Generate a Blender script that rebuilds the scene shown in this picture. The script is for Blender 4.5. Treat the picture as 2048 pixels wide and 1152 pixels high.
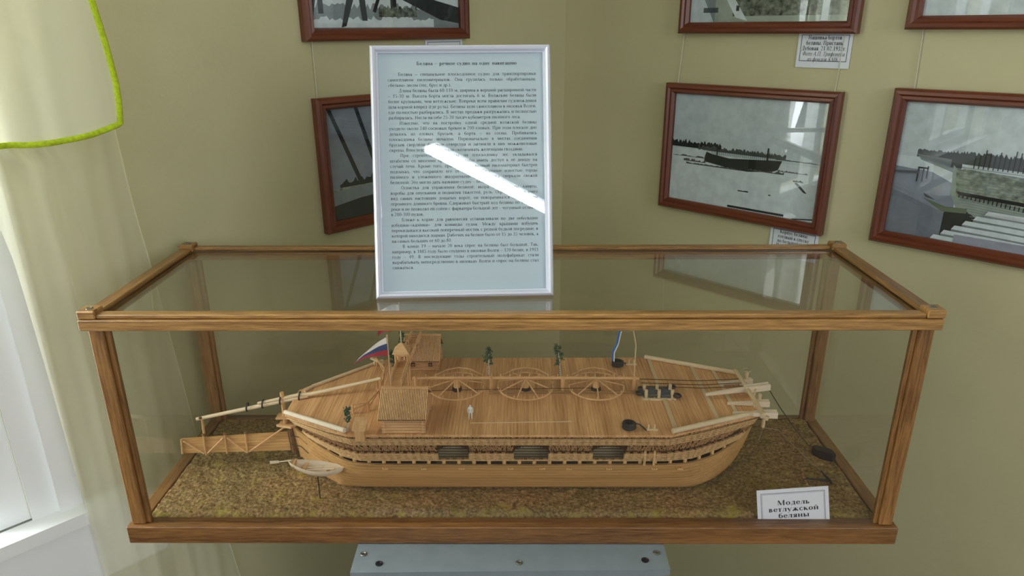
import bpy, math, random
from mathutils import Vector, Matrix
random.seed(7)
scene = bpy.context.scene
for o in list(bpy.data.objects): bpy.data.objects.remove(o)
C = scene.collection

# ------------------------------------------------------------------ camera
PITCH, YAW, ROLL, FPX = 0.35387, -0.00979, -0.00497, 1413.0
CAM = Vector((0.0113, -0.7795, 0.6589))
cy, sy, cp, sp = math.cos(YAW), math.sin(YAW), math.cos(PITCH), math.sin(PITCH)
fwd = Vector((sy*cp, cy*cp, -sp)); rgt = Vector((cy, -sy, 0)); upv = rgt.cross(fwd)
cr, sr = math.cos(ROLL), math.sin(ROLL)
Ax = rgt*cr + upv*sr; Bx = upv*cr - rgt*sr
cam = bpy.data.cameras.new('camera'); cam.sensor_width = 36; cam.lens = FPX/2048*36
cam.clip_start = 0.01; cam.clip_end = 60
camo = bpy.data.objects.new('camera', cam); C.objects.link(camo)
m = Matrix((Ax, Bx, -fwd)).transposed().to_4x4(); m.translation = CAM
camo.matrix_world = m
scene.camera = camo

# ------------------------------------------------------------------ light
vs = scene.view_settings
vs.view_transform = 'Standard'; vs.look = 'None'; vs.gamma = 1; vs.use_curve_mapping = False
vs.exposure = 1.05
scene.cycles.transparent_max_bounces = 32
scene.cycles.max_bounces = 10
scene.cycles.caustics_reflective = False
scene.cycles.caustics_refractive = False

# room walls meet behind the case in a square corner
CN = Vector((0.123, 0.997, 0)); DL = Vector((-.697, -.717, 0)).normalized(); NL = Vector((DL.y*-1, DL.x, 0))
DR = NL.copy(); NR = DL.copy()
def wl(t, z, off=0): return CN + DL*t + NL*off + Vector((0, 0, z))      # left wall
def wr(t, z, off=0): return CN + DR*t + NR*off + Vector((0, 0, z))      # right wall
FLOOR, CEIL = -0.85, 1.92

w = bpy.data.worlds.new('sky'); scene.world = w; w.use_nodes = True
bg = w.node_tree.nodes['Background']; bg.inputs[0].default_value = (0.90, 0.95, 1.0, 1); bg.inputs[1].default_value = 0.30
def area(name, loc, target, sx, sy_, power, col):
    l = bpy.data.lights.new(name, 'AREA'); l.shape = 'RECTANGLE'; l.size = sx; l.size_y = sy_; l.energy = power; l.color = col
    o = bpy.data.objects.new(name, l); C.objects.link(o); o.location = loc
    o.rotation_euler = (Vector(target)-Vector(loc)).to_track_quat('-Z', 'Y').to_euler()
    return o
area('daylight_near_window', wl(1.85, 0.75, -0.32), wl(1.85, 0.35, 1.5), 1.15, 1.5, 46, (0.92, 0.97, 1.0))
area('daylight_far_window', wl(3.75, 0.85, -0.32), wl(3.75, 0.5, 1.5), 1.2, 1.6, 24, (0.93, 0.97, 1.0))
area('added_side_fill', (2.1, -2.6, 1.2), (0.2, 0.6, 0.3), 1.2, 1.4, 12, (0.95, 0.97, 1.0))  # soft fill added for ambient light; no window is built here

# ------------------------------------------------------------------ materials
def new_mat(name):
    mt = bpy.data.materials.new(name); mt.use_nodes = True
    nt = mt.node_tree; b = nt.nodes['Principled BSDF']; return mt, nt, b
def plain(name, col, rough=0.6, spec=0.3, metal=0, noise=0.0, nscale=60, coat=0):
    mt, nt, b = new_mat(name)
    b.inputs['Roughness'].default_value = rough; b.inputs['Specular IOR Level'].default_value = spec
    b.inputs['Metallic'].default_value = metal; b.inputs['Coat Weight'].default_value = coat
    b.inputs['Base Color'].default_value = (*col, 1)
    if noise > 0:
        tc = nt.nodes.new('ShaderNodeTexCoord'); n = nt.nodes.new('ShaderNodeTexNoise'); n.inputs['Scale'].default_value = nscale; n.inputs['Detail'].default_value = 6
        nt.links.new(tc.outputs['Object'], n.inputs['Vector'])
        r = nt.nodes.new('ShaderNodeValToRGB'); nt.links.new(n.outputs['Fac'], r.inputs[0])
        r.color_ramp.elements[0].position = .3; r.color_ramp.elements[1].position = .7
        r.color_ramp.elements[0].color = (*[c*(1-noise) for c in col], 1); r.color_ramp.elements[1].color = (*[min(1, c*(1+noise)) for c in col], 1)
        nt.links.new(r.outputs[0], b.inputs['Base Color'])
    return mt
def wood(name, dark, light, axis='X', fine=600, stretch=0.03, rough=0.5, contrast=(.3, .7), spec=0.3, bump=0.15, coat=0.0, big=0.35):
    """grain: noise squeezed along the wood's own axis, plus broad patches"""
    mt, nt, b = new_mat(name); L = nt.links.new
    tc = nt.nodes.new('ShaderNodeTexCoord'); mp = nt.nodes.new('ShaderNodeMapping')
    s = [1, 1, 1]; s['XYZ'.index(axis)] = stretch; mp.inputs['Scale'].default_value = s
    L(tc.outputs['Object'], mp.inputs[0])
    n = nt.nodes.new('ShaderNodeTexNoise'); n.inputs['Scale'].default_value = fine; n.inputs['Detail'].default_value = 5; n.inputs['Roughness'].default_value = .65
    L(mp.outputs[0], n.inputs['Vector'])
    n2 = nt.nodes.new('ShaderNodeTexNoise'); n2.inputs['Scale'].default_value = fine*0.12; n2.inputs['Detail'].default_value = 3
    L(mp.outputs[0], n2.inputs['Vector'])
    mx = nt.nodes.new('ShaderNodeMix'); mx.inputs[0].default_value = big
    L(n.outputs['Fac'], mx.inputs[2]); L(n2.outputs['Fac'], mx.inputs[3])
    r = nt.nodes.new('ShaderNodeValToRGB'); L(mx.outputs[0], r.inputs[0])
    r.color_ramp.elements[0].position = contrast[0]; r.color_ramp.elements[1].position = contrast[1]
    r.color_ramp.elements[0].color = (*dark, 1); r.color_ramp.elements[1].color = (*light, 1)
    L(r.outputs[0], b.inputs['Base Color'])
    b.inputs['Roughness'].default_value = rough; b.inputs['Specular IOR Level'].default_value = spec; b.inputs['Coat Weight'].default_value = coat
    b.inputs['Coat Roughness'].default_value = .25
    if bump:
        bp = nt.nodes.new('ShaderNodeBump'); bp.inputs['Strength'].default_value = bump; bp.inputs['Distance'].default_value = .0006
        L(n.outputs['Fac'], bp.inputs['Height']); L(bp.outputs[0], b.inputs['Normal'])
    return mt
def glass(name, tint=(.97, .985, .97), k=1.0):
    """thin pane: clear with an angle-dependent mirror reflection (Schlick), the same from both sides"""
    mt = bpy.data.materials.new(name); mt.use_nodes = True; nt = mt.node_tree; nt.nodes.clear(); L = nt.links.new
    g = nt.nodes.new('ShaderNodeNewGeometry'); d = nt.nodes.new('ShaderNodeVectorMath'); d.operation = 'DOT_PRODUCT'
    L(g.outputs['Incoming'], d.inputs[0]); L(g.outputs['Normal'], d.inputs[1])
    def ma(op, a, b=None):
        n = nt.nodes.new('ShaderNodeMath'); n.operation = op
        for i, v in enumerate((a, b)):
            if v is None: continue
            if isinstance(v, (int, float)): n.inputs[i].default_value = v
            else: L(v, n.inputs[i])
        return n.outputs[0]
    c = ma('ABSOLUTE', d.outputs['Value']); p5 = ma('POWER', ma('SUBTRACT', 1.0, c), 5.0)
    F = ma('MINIMUM', ma('MULTIPLY', ma('ADD', ma('MULTIPLY', p5, .96), .04), k), .9)
    t = nt.nodes.new('ShaderNodeBsdfTransparent'); t.inputs[0].default_value = (*tint, 1)
    gl = nt.nodes.new('ShaderNodeBsdfGlossy'); gl.inputs['Roughness'].default_value = 0.0
    mx = nt.nodes.new('ShaderNodeMixShader'); L(F, mx.inputs[0]); L(t.outputs[0], mx.inputs[1]); L(gl.outputs[0], mx.inputs[2])
    o = nt.nodes.new('ShaderNodeOutputMaterial'); L(mx.outputs[0], o.inputs[0]); return mt
def sheer(name, col, opac):
    mt = bpy.data.materials.new(name); mt.use_nodes = True; nt = mt.node_tree; nt.nodes.clear(); L = nt.links.new
    df = nt.nodes.new('ShaderNodeBsdfDiffuse'); df.inputs[0].default_value = (*col, 1)
    tl = nt.nodes.new('ShaderNodeBsdfTranslucent'); tl.inputs[0].default_value = (*col, 1)
    m1 = nt.nodes.new('ShaderNodeMixShader'); m1.inputs[0].default_value = .5; L(df.outputs[0], m1.inputs[1]); L(tl.outputs[0], m1.inputs[2])
    t = nt.nodes.new('ShaderNodeBsdfTransparent'); t.inputs[0].default_value = (1, 1, .97, 1)
    m2 = nt.nodes.new('ShaderNodeMixShader'); m2.inputs[0].default_value = opac; L(t.outputs[0], m2.inputs[1]); L(m1.outputs[0], m2.inputs[2])
    o = nt.nodes.new('ShaderNodeOutputMaterial'); L(m2.outputs[0], o.inputs[0]); return mt
def emit(name, col, s):
    mt = bpy.data.materials.new(name); mt.use_nodes = True; nt = mt.node_tree; nt.nodes.clear()
    e = nt.nodes.new('ShaderNodeEmission'); e.inputs[0].default_value = (*col, 1); e.inputs[1].default_value = s
    o = nt.nodes.new('ShaderNodeOutputMaterial'); nt.links.new(e.outputs[0], o.inputs[0]); return mt
def plaster(name, a, b_, bump=.25):
    mt, nt, b = new_mat(name); L = nt.links.new
    tc = nt.nodes.new('ShaderNodeTexCoord'); n = nt.nodes.new('ShaderNodeTexNoise'); n.inputs['Scale'].default_value = 2.2; n.inputs['Detail'].default_value = 8
    L(tc.outputs['Object'], n.inputs['Vector'])
    r = nt.nodes.new('ShaderNodeValToRGB'); L(n.outputs['Fac'], r.inputs[0]); r.color_ramp.elements[0].position = .35; r.color_ramp.elements[1].position = .65
    r.color_ramp.elements[0].color = (*a, 1); r.color_ramp.elements[1].color = (*b_, 1); L(r.outputs[0], b.inputs['Base Color'])
    n3 = nt.nodes.new('ShaderNodeTexNoise'); n3.inputs['Scale'].default_value = 45; n3.inputs['Detail'].default_value = 6; L(tc.outputs['Object'], n3.inputs['Vector'])
    bp = nt.nodes.new('ShaderNodeBump'); bp.inputs['Strength'].default_value = bump; bp.inputs['Distance'].default_value = .004
    L(n3.outputs['Fac'], bp.inputs['Height']); L(bp.outputs[0], b.inputs['Normal'])
    b.inputs['Roughness'].default_value = .55; b.inputs['Specular IOR Level'].default_value = .25
    return mt
def moss(name):
    mt, nt, b = new_mat(name); L = nt.links.new
    tc = nt.nodes.new('ShaderNodeTexCoord')
    def nz(s, d=6):
        n = nt.nodes.new('ShaderNodeTexNoise'); n.inputs['Scale'].default_value = s; n.inputs['Detail'].default_value = d; L(tc.outputs['Object'], n.inputs['Vector']); return n.outputs['Fac']
    def ramp(f, *st):
        r = nt.nodes.new('ShaderNodeValToRGB'); L(f, r.inputs[0]); e = r.color_ramp.elements
        while len(e) < len(st): e.new(.5)
        for i, (p, c) in enumerate(st): e[i].position = p; e[i].color = (*c, 1)
        return r.outputs[0]
    base = ramp(nz(260, 8), (.24, (.075, .050, .022)), (.50, (.275, .190, .090)), (.76, (.50, .37, .20)))
    tint = ramp(nz(14, 4), (.36, (.90, .92, .76)), (.64, (1.15, 1.0, .90)))
    mx = nt.nodes.new('ShaderNodeMix'); mx.data_type = 'RGBA'; mx.blend_type = 'MULTIPLY'; mx.inputs[0].default_value = 1
    L(base, mx.inputs[6]); L(tint, mx.inputs[7])
    # mustard flock, mostly scattered along the front border
    spx = nt.nodes.new('ShaderNodeSeparateXYZ'); L(tc.outputs['Object'], spx.inputs[0])
    mr = nt.nodes.new('ShaderNodeMapRange'); L(spx.outputs['Y'], mr.inputs[0]); mr.inputs[1].default_value = .045; mr.inputs[2].default_value = .018; mr.inputs[3].default_value = .0; mr.inputs[4].default_value = .17
    ad = nt.nodes.new('ShaderNodeMath'); ad.operation = 'ADD'; L(nz(38, 5), ad.inputs[0]); L(mr.outputs[0], ad.inputs[1])
    fk = ramp(ad.outputs[0], (.58, (0, 0, 0)), (.76, (.75, .75, .75)))
    m2 = nt.nodes.new('ShaderNodeMix'); m2.data_type = 'RGBA'; L(fk, m2.inputs[0]); L(mx.outputs[2], m2.inputs[6]); m2.inputs[7].default_value = (.42, .34, .07, 1)
    # little pale grains
    v = nt.nodes.new('ShaderNodeTexVoronoi'); v.inputs['Scale'].default_value = 85; L(tc.outputs['Object'], v.inputs['Vector'])
    gr = ramp(v.outputs['Distance'], (.07, (1, 1, 1)), (.11, (0, 0, 0)))
    m3 = nt.nodes.new('ShaderNodeMix'); m3.data_type = 'RGBA'; L(gr, m3.inputs[0]); L(m2.outputs[2], m3.inputs[6]); m3.inputs[7].default_value = (.36, .33, .17, 1)
    L(m3.outputs[2], b.inputs['Base Color']); b.inputs['Roughness'].default_value = .95; b.inputs['Specular IOR Level'].default_value = .1
    bp = nt.nodes.new('ShaderNodeBump'); bp.inputs['Strength'].default_value = .9; bp.inputs['Distance'].default_value = .003
    L(nz(240, 5), bp.inputs['Height']); L(bp.outputs[0], b.inputs['Normal'])
    return mt

M = {}
M['wall'] = plaster('yellow_plaster', (.50, .475, .285), (.575, .545, .335))
M['white_paint'] = plaster('white_plaster', (.86, .89, .90), (.92, .94, .95), .12)
M['ceiling'] = plain('ceiling_paint', (.7, .7, .66), .9)
M['floor'] = wood('floor_boards', (.13, .09, .055), (.24, .17, .10), 'Y', 30, .05)
M['case_x'] = wood('varnished_wood_long', (.115, .046, .012), (.54, .295, .090), 'X', 420, .06, .38, (.33, .66), .5, .4, .35)
M['case_y'] = wood('varnished_wood_deep', (.105, .040, .010), (.38, .19, .055), 'Y', 420, .06, .38, (.33, .66), .5, .4, .35)
M['case_low'] = wood('varnished_wood_dark', (.075, .026, .007), (.30, .140, .042), 'X', 420, .06, .38, (.33, .66), .5, .4, .35)
M['case_z'] = wood('varnished_wood_upright', (.105, .040, .010), (.38, .19, .055), 'Z', 420, .06, .38, (.33, .66), .5, .4, .35)
M['glass'] = glass('case_glass', (.985, .985, .975), 1.15)
M['topglass'] = glass('lid_glass', (.985, .985, .975), 1.6)
M['sheet_glass'] = glass('frame_glass', (.93, .96, .965), 1.0)
M['moss'] = moss('flocked_ground')
M['deck'] = wood('deck_planks', (.44, .205, .075), (.90, .53, .255), 'Y', 420, .035, .55, (.33, .64), .25, .15, big=.45)
M['deckx'] = wood('deck_planks_long', (.30, .16, .065), (.60, .38, .18), 'X', 420, .035, .55, (.33, .64), .25, .15)
M['hull'] = wood('hull_planks', (.36, .18, .055), (.76, .45, .18), 'X', 420, .035, .5, (.3, .66), .3, .1)
M['seam'] = wood('plank_edges', (.62, .40, .18), (.90, .62, .32), 'X', 300, .05, .5, bump=0)
M['pine'] = wood('pine_sticks', (.50, .27, .115), (.84, .53, .27), 'X', 300, .1, .55)
M['pine_y'] = wood('pine_roof_sticks', (.54, .31, .135), (.88, .58, .30), 'Y', 300, .1, .55)
M['pine_z'] = wood('pine_posts', (.52, .28, .11), (.82, .52, .25), 'Z', 300, .1, .55)
M['pale'] = wood('pale_wood', (.66, .50, .30), (.83, .68, .47), 'X', 300, .05, .5, bump=.05)
M['pale_y'] = wood('pale_wood_cross', (.58, .42, .23), (.76, .59, .37), 'Y', 300, .05, .5, bump=.05)
M['lime'] = wood('limewood', (.76, .62, .45), (.88, .76, .60), 'X', 260, .05, .5, bump=.03)
M['brown'] = plain('bark_brown', (.20, .105, .05), .8, .2, noise=.4, nscale=500)
M['redbrown'] = plain('stack_core', (.060, .028, .015), .9, .1, noise=.45, nscale=700)  # shade of the slots between battens put into this dark colour
M['stick'] = plain('stack_sticks', (.44, .25, .115), .7, .2, noise=.4, nscale=500)
M['batten'] = plain('stack_battens', (.70, .45, .21), .65, .2, noise=.25, nscale=400)
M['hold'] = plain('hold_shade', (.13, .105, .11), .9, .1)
M['holdb'] = plain('hold_battens', (.34, .28, .17), .8, .1)
M['black'] = plain('black_cord', (.016, .015, .017), .5, .5)
M['cord'] = plain('dark_cord', (.055, .04, .03), .8, .2)
M['twine'] = plain('pale_twine', (.42, .36, .24), .8, .2)
M['greyrope'] = plain('grey_rope_bundle', (.085, .095, .10), .75, .3, noise=.4, nscale=900)
M['iron'] = plain('dark_iron', (.012, .010, .014), .4, .5)
M['leaf'] = plain('green_leaves', (.02, .10, .045), .5, .5, noise=.5, nscale=400)
M['bark'] = plain('birch_bark', (.75, .74, .70), .7)
M['barkdark'] = plain('birch_marks', (.05, .05, .05), .8)
M['figure'] = plain('white_clay', (.76, .80, .78), .6)
M['fw'] = plain('flag_white', (.80, .78, .74), .8); M['fb'] = plain('flag_blue', (.035, .07, .20), .8); M['fr'] = plain('flag_red', (.36, .035, .06), .8)
M['fbl'] = plain('flag_bright_blue', (.03, .16, .48), .7)
M['paper'] = plain('white_card', (.84, .86, .95), .7)
M['sheet'] = plain('printed_sheet_paper', (.76, .82, .88), .8)
M['ink'] = plain('black_ink', (.02, .022, .03), .7)
M['inkgrey'] = plain('soft_ink', (.030, .038, .050), .7)
M['inkline'] = plain('border_ink', (.16, .19, .22), .7)
M['whiteframe'] = plain('white_plastic', (.70, .73, .86), .22, .5, coat=.5)
M['mahog_x'] = wood('mahogany_long', (.075, .016, .007), (.215, .055, .021), 'X', 160, .05, .38, spec=.4, coat=.3)
M['mahog_z'] = wood('mahogany_upright', (.075, .016, .007), (.215, .055, .021), 'Z', 160, .05, .38, spec=.4, coat=.3)
M['greypaint'] = plain('blue_grey_paint', (.200, .240, .262), .5, .4, noise=.06, nscale=40)
M['steel'] = plain('screw_steel', (.30, .31, .30), .35, .5, 1)
M['trim'] = plain('lime_trim', (.50, .66, .03), .7, .2, noise=.2, nscale=200)
M['sheer'] = sheer('sheer_cream', (.95, .94, .80), .56)
M['sheer2'] = sheer('sheer_yellow', (.95, .94, .78), .62)
M['nylon'] = plain('pale_string', (.62, .60, .48), .6)
M['lamp'] = emit('tube_light', (.90, .96, 1.0), 13)
M['lampbody'] = plain('lamp_housing', (.8, .8, .8), .5)
for k, c in dict(p0=(.72, .75, .77), p1=(.84, .86, .88), p2=(.30, .32, .33), p3=(.035, .037, .038), p4=(.12, .125, .125), p5=(.34, .35, .42), p6=(.25, .26, .31), p7=(.20, .22, .15), p8=(.44, .47, .40)).items():
    M[k] = plain('print_tone_'+k[1], c, .8, .1, noise=.10, nscale=60)
M['pg'] = plain('print_tone_scrub', (.16, .17, .14), .8, .1, noise=.95, nscale=110)
M['ph'] = plain('print_tone_planks', (.34, .36, .28), .8, .1, noise=.55, nscale=120)

# ------------------------------------------------------------------ mesh builder
class MB:
    def __init__(s): s.v = []; s.f = []; s.mi = []; s.m = 0
    def quad(s, *ids): s.f.append(ids); s.mi.append(s.m)
    def add(s, vs_, fs):
        n = len(s.v); s.v += [tuple(x) for x in vs_]
        for f in fs: s.f.append([n+i for i in f]); s.mi.append(s.m)
    def hexa(s, p):   # 8 points: bottom 4 ccw, top 4 ccw
        s.add(p, [(3, 2, 1, 0), (4, 5, 6, 7), (0, 1, 5, 4), (1, 2, 6, 5), (2, 3, 7, 6), (3, 0, 4, 7)])
    def box(s, x0, x1, y0, y1, z0, z1, bev=0):
        if bev <= 0:
            s.hexa([(x0, y0, z0), (x1, y0, z0), (x1, y1, z0), (x0, y1, z0), (x0, y0, z1), (x1, y0, z1), (x1, y1, z1), (x0, y1, z1)]); return
        b = bev   # chamfered along every edge
        P = []
        for z, i in ((z0, b), (z0+b, 0), (z1-b, 0), (z1, b)):
            P.append([(x0+i+(b if i == 0 else 0)*0+b*(i == 0)*1, y0+i, z), (x1-i-b*(i == 0), y0+i, z), (x1-i, y0+i+b*(i == 0), z), (x1-i, y1-i-b*(i == 0), z),
                      (x1-i-b*(i == 0), y1-i, z), (x0+i+b*(i == 0), y1-i, z), (x0+i, y1-i-b*(i == 0), z), (x0+i, y0+i+b*(i == 0), z)])
        n = len(s.v); s.v += [q for r in P for q in r]
        for k in range(3):
            for j in range(8):
                a = n+k*8+j; b2 = n+k*8+(j+1) % 8; s.quad(a, b2, b2+8, a+8)
        s.quad(*[n+7-j for j in range(8)]); s.quad(*[n+24+j for j in range(8)])
    def bar(s, p, q, w, h, up=(0, 0, 1), w2=None, h2=None):
        p = Vector(p); q = Vector(q); d = (q-p).normalized(); u = Vector(up)
        if abs(d.dot(u)) > .98: u = Vector((0, 1, 0))
        x = d.cross(u).normalized(); y = x.cross(d)
        w2 = w if w2 is None else w2; h2 = h if h2 is None else h2
        s.hexa([p-x*w/2-y*h/2, p+x*w/2-y*h/2, p+x*w/2+y*h/2, p-x*w/2+y*h/2, q-x*w2/2-y*h2/2, q+x*w2/2-y*h2/2, q+x*w2/2+y*h2/2, q-x*w2/2+y*h2/2])
    def tube(s, pts, r, n=8, closed=False, cap=True):
        pts = [Vector(p) for p in pts]; N = len(pts); base = len(s.v); x = None
        for i, p in enumerate(pts):
            if closed: d = (pts[(i+1) % N]-pts[i-1])
            else: d = pts[min(i+1, N-1)]-pts[max(i-1, 0)]
            d = d.normalized() if d.length > 0 else Vector((0, 0, 1))
            if x is None:
                u = Vector((0, 0, 1)) if abs(d.z) < .9 else Vector((1, 0, 0)); x = d.cross(u).normalized()
            else: x = (x-d*x.dot(d)).normalized()
            y = d.cross(x); ri = r[i] if isinstance(r, (list, tuple)) else r
            for k in range(n):
                a = 2*math.pi*k/n; s.v.append(tuple(p+x*ri*math.cos(a)+y*ri*math.sin(a)))
        for i in range(N if closed else N-1):
            for k in range(n):
                a = base+i*n+k; b = base+i*n+(k+1) % n; c = base+((i+1) % N)*n+(k+1) % n; d_ = base+((i+1) % N)*n+k
                s.quad(a, b, c, d_)
        if cap and not closed:
            s.quad(*[base+n-1-k for k in range(n)]); s.quad(*[base+(N-1)*n+k for k in range(n)])
    def ring(s, c, R, r, n=40, m_=8, axis='Z', ry=None):
        c = Vector(c); P = []
        for i in range(n):
            a = 2*math.pi*i/n
            P.append(c+Vector((R*math.cos(a), (ry or R)*math.sin(a), 0)) if axis == 'Z' else c+Vector((R*math.cos(a), 0, R*math.sin(a))))
        s.tube(P, r, m_, closed=True)
    def lathe(s, c, prof, n=16):
        c = Vector(c); base = len(s.v)
        for r, z in prof:
            for k in range(n): s.v.append((c.x+r*math.cos(2*math.pi*k/n), c.y+r*math.sin(2*math.pi*k/n), c.z+z))
        for i in range(len(prof)-1):
            for k in range(n): s.quad(base+i*n+k, base+i*n+(k+1) % n, base+(i+1)*n+(k+1) % n, base+(i+1)*n+k)
        s.quad(*[base+n-1-k for k in range(n)]); s.quad(*[base+(len(prof)-1)*n+k for k in range(n)])
    def prism(s, pts, z0, z1):
        n = len(pts); z0_ = z0 if callable(z0) else (lambda x, y: z0); z1_ = z1 if callable(z1) else (lambda x, y: z1)
        s.add([(x, y, z0_(x, y)) for x, y in pts]+[(x, y, z1_(x, y)) for x, y in pts],
              [tuple(range(n-1, -1, -1)), tuple(range(n, 2*n))]+[(i, (i+1) % n, (i+1) % n+n, i+n) for i in range(n)])
    def poly(s, pts): s.add(pts, [tuple(range(len(pts)))])
    def grid(s, rows, cols, fn):
        b = len(s.v)
        for i in range(rows):
            for j in range(cols): s.v.append(tuple(fn(i, j)))
        for i in range(rows-1):
            for j in range(cols-1): s.quad(b+i*cols+j, b+i*cols+j+1, b+(i+1)*cols+j+1, b+(i+1)*cols+j)
    def build(s, name, mat, parent=None, local=False, smooth=False, origin=None):
        me = bpy.data.meshes.new(name); o = bpy.data.objects.new(name, me); C.objects.link(o)
        vs_ = s.v
        if parent is not None:
            o.parent = parent
            if not local:
                q = parent; off = Vector((0, 0, 0))
                while q is not None: off += q.location; q = q.parent
                vs_ = [tuple(Vector(v)-off) for v in vs_]
        elif not local:
            if origin is None:
                xs = [v[0] for v in vs_]; ys = [v[1] for v in vs_]; zs = [v[2] for v in vs_]
                origin = ((min(xs)+max(xs))/2, (min(ys)+max(ys))/2, min(zs))
            o.location = origin; og = Vector(origin); vs_ = [tuple(Vector(v)-og) for v in vs_]
        me.from_pydata(vs_, [], s.f)
        mats = mat if isinstance(mat, (list, tuple)) else [mat]
        for k in mats: me.materials.append(M[k])
        me.polygons.foreach_set('material_index', s.mi)
        if smooth: me.polygons.foreach_set('use_smooth', [True]*len(me.polygons))
        me.update(); return o
def tag(o, label, cat=None, group=None, kind=None):
    if label: o['label'] = label
    if cat: o['category'] = cat
    if group: o['group'] = group
    if kind: o['kind'] = kind
    return o
def empty(name, loc, label, cat, group=None, rot=None):
    o = bpy.data.objects.new(name, None); C.objects.link(o); o.location = loc; o.empty_display_size = .02
    if rot is not None: o.rotation_euler = rot
    return tag(o, label, cat, group)
def structure(o): o['kind'] = 'structure'; return o

# ---- lettering: a small serif alphabet drawn from thick and thin strokes (em = 1, x-height .45)
class Glyph:
    def __init__(g, kx=1, ky=1, bold=False): g.q = []; g.kx = kx; g.ky = ky; g.T = .130 if bold else .092; g.t = .048 if bold else .040
    def P(g, x, y): return (x*g.kx, y*g.ky)
    def quad(g, a, b, c, d): g.q.append((a, b, c, d))
    def D(g, x0, y0, x1, y1, w=None):
        w = g.T if w is None else w; a = Vector(g.P(x0, y0)); b = Vector(g.P(x1, y1)); d = (b-a).normalized(); n = Vector((-d.y, d.x))*w/2
        g.quad(tuple(a-n), tuple(b-n), tuple(b+n), tuple(a+n))
    def S(g, x, y0=0, y1=.45, sf='bt', w=None):
        w = g.T if w is None else w; X, a = g.P(x, y0); _, b = g.P(x, y1); g.quad((X-w/2, a), (X+w/2, a), (X+w/2, b), (X-w/2, b)); e = w/2+.042; h = .026
        if 'b' in sf: g.quad((X-e, a), (X+e, a), (X+e, a+h), (X-e, a+h))
        if 't' in sf: g.quad((X-e, b-h), (X+e, b-h), (X+e, b), (X-e, b))
    def H(g, x0, x1, y): a = g.P(x0, y); b = g.P(x1, y); g.quad((a[0], a[1]-g.t/2), (b[0], a[1]-g.t/2), (b[0], a[1]+g.t/2), (a[0], a[1]+g.t/2))
    def A(g, cx, cy_, rx, ry, a0=0, a1=360):
        n = max(4, int(abs(a1-a0)/22)); pts = []
        for i in range(n+1):
            a = math.radians(a0+(a1-a0)*i/n); c_, s_ = math.cos(a), math.sin(a); w = g.t+(g.T-g.t)*abs(c_)**1.5
            X, Y = g.P(cx+rx*c_, cy_+ry*s_); pts.append(((X-c_*w*.85, Y-s_*w*.85), (X+c_*w*.15, Y+s_*w*.15)))
        for p, q in zip(pts[:-1], pts[1:]): g.quad(p[0], q[0], q[1], p[1])
def g_ser(g, x, y): X, Y = g.P(x, y); g.quad((X-.075, Y-.013), (X+.075, Y-.013), (X+.075, Y+.013), (X-.075, Y+.013))
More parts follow.
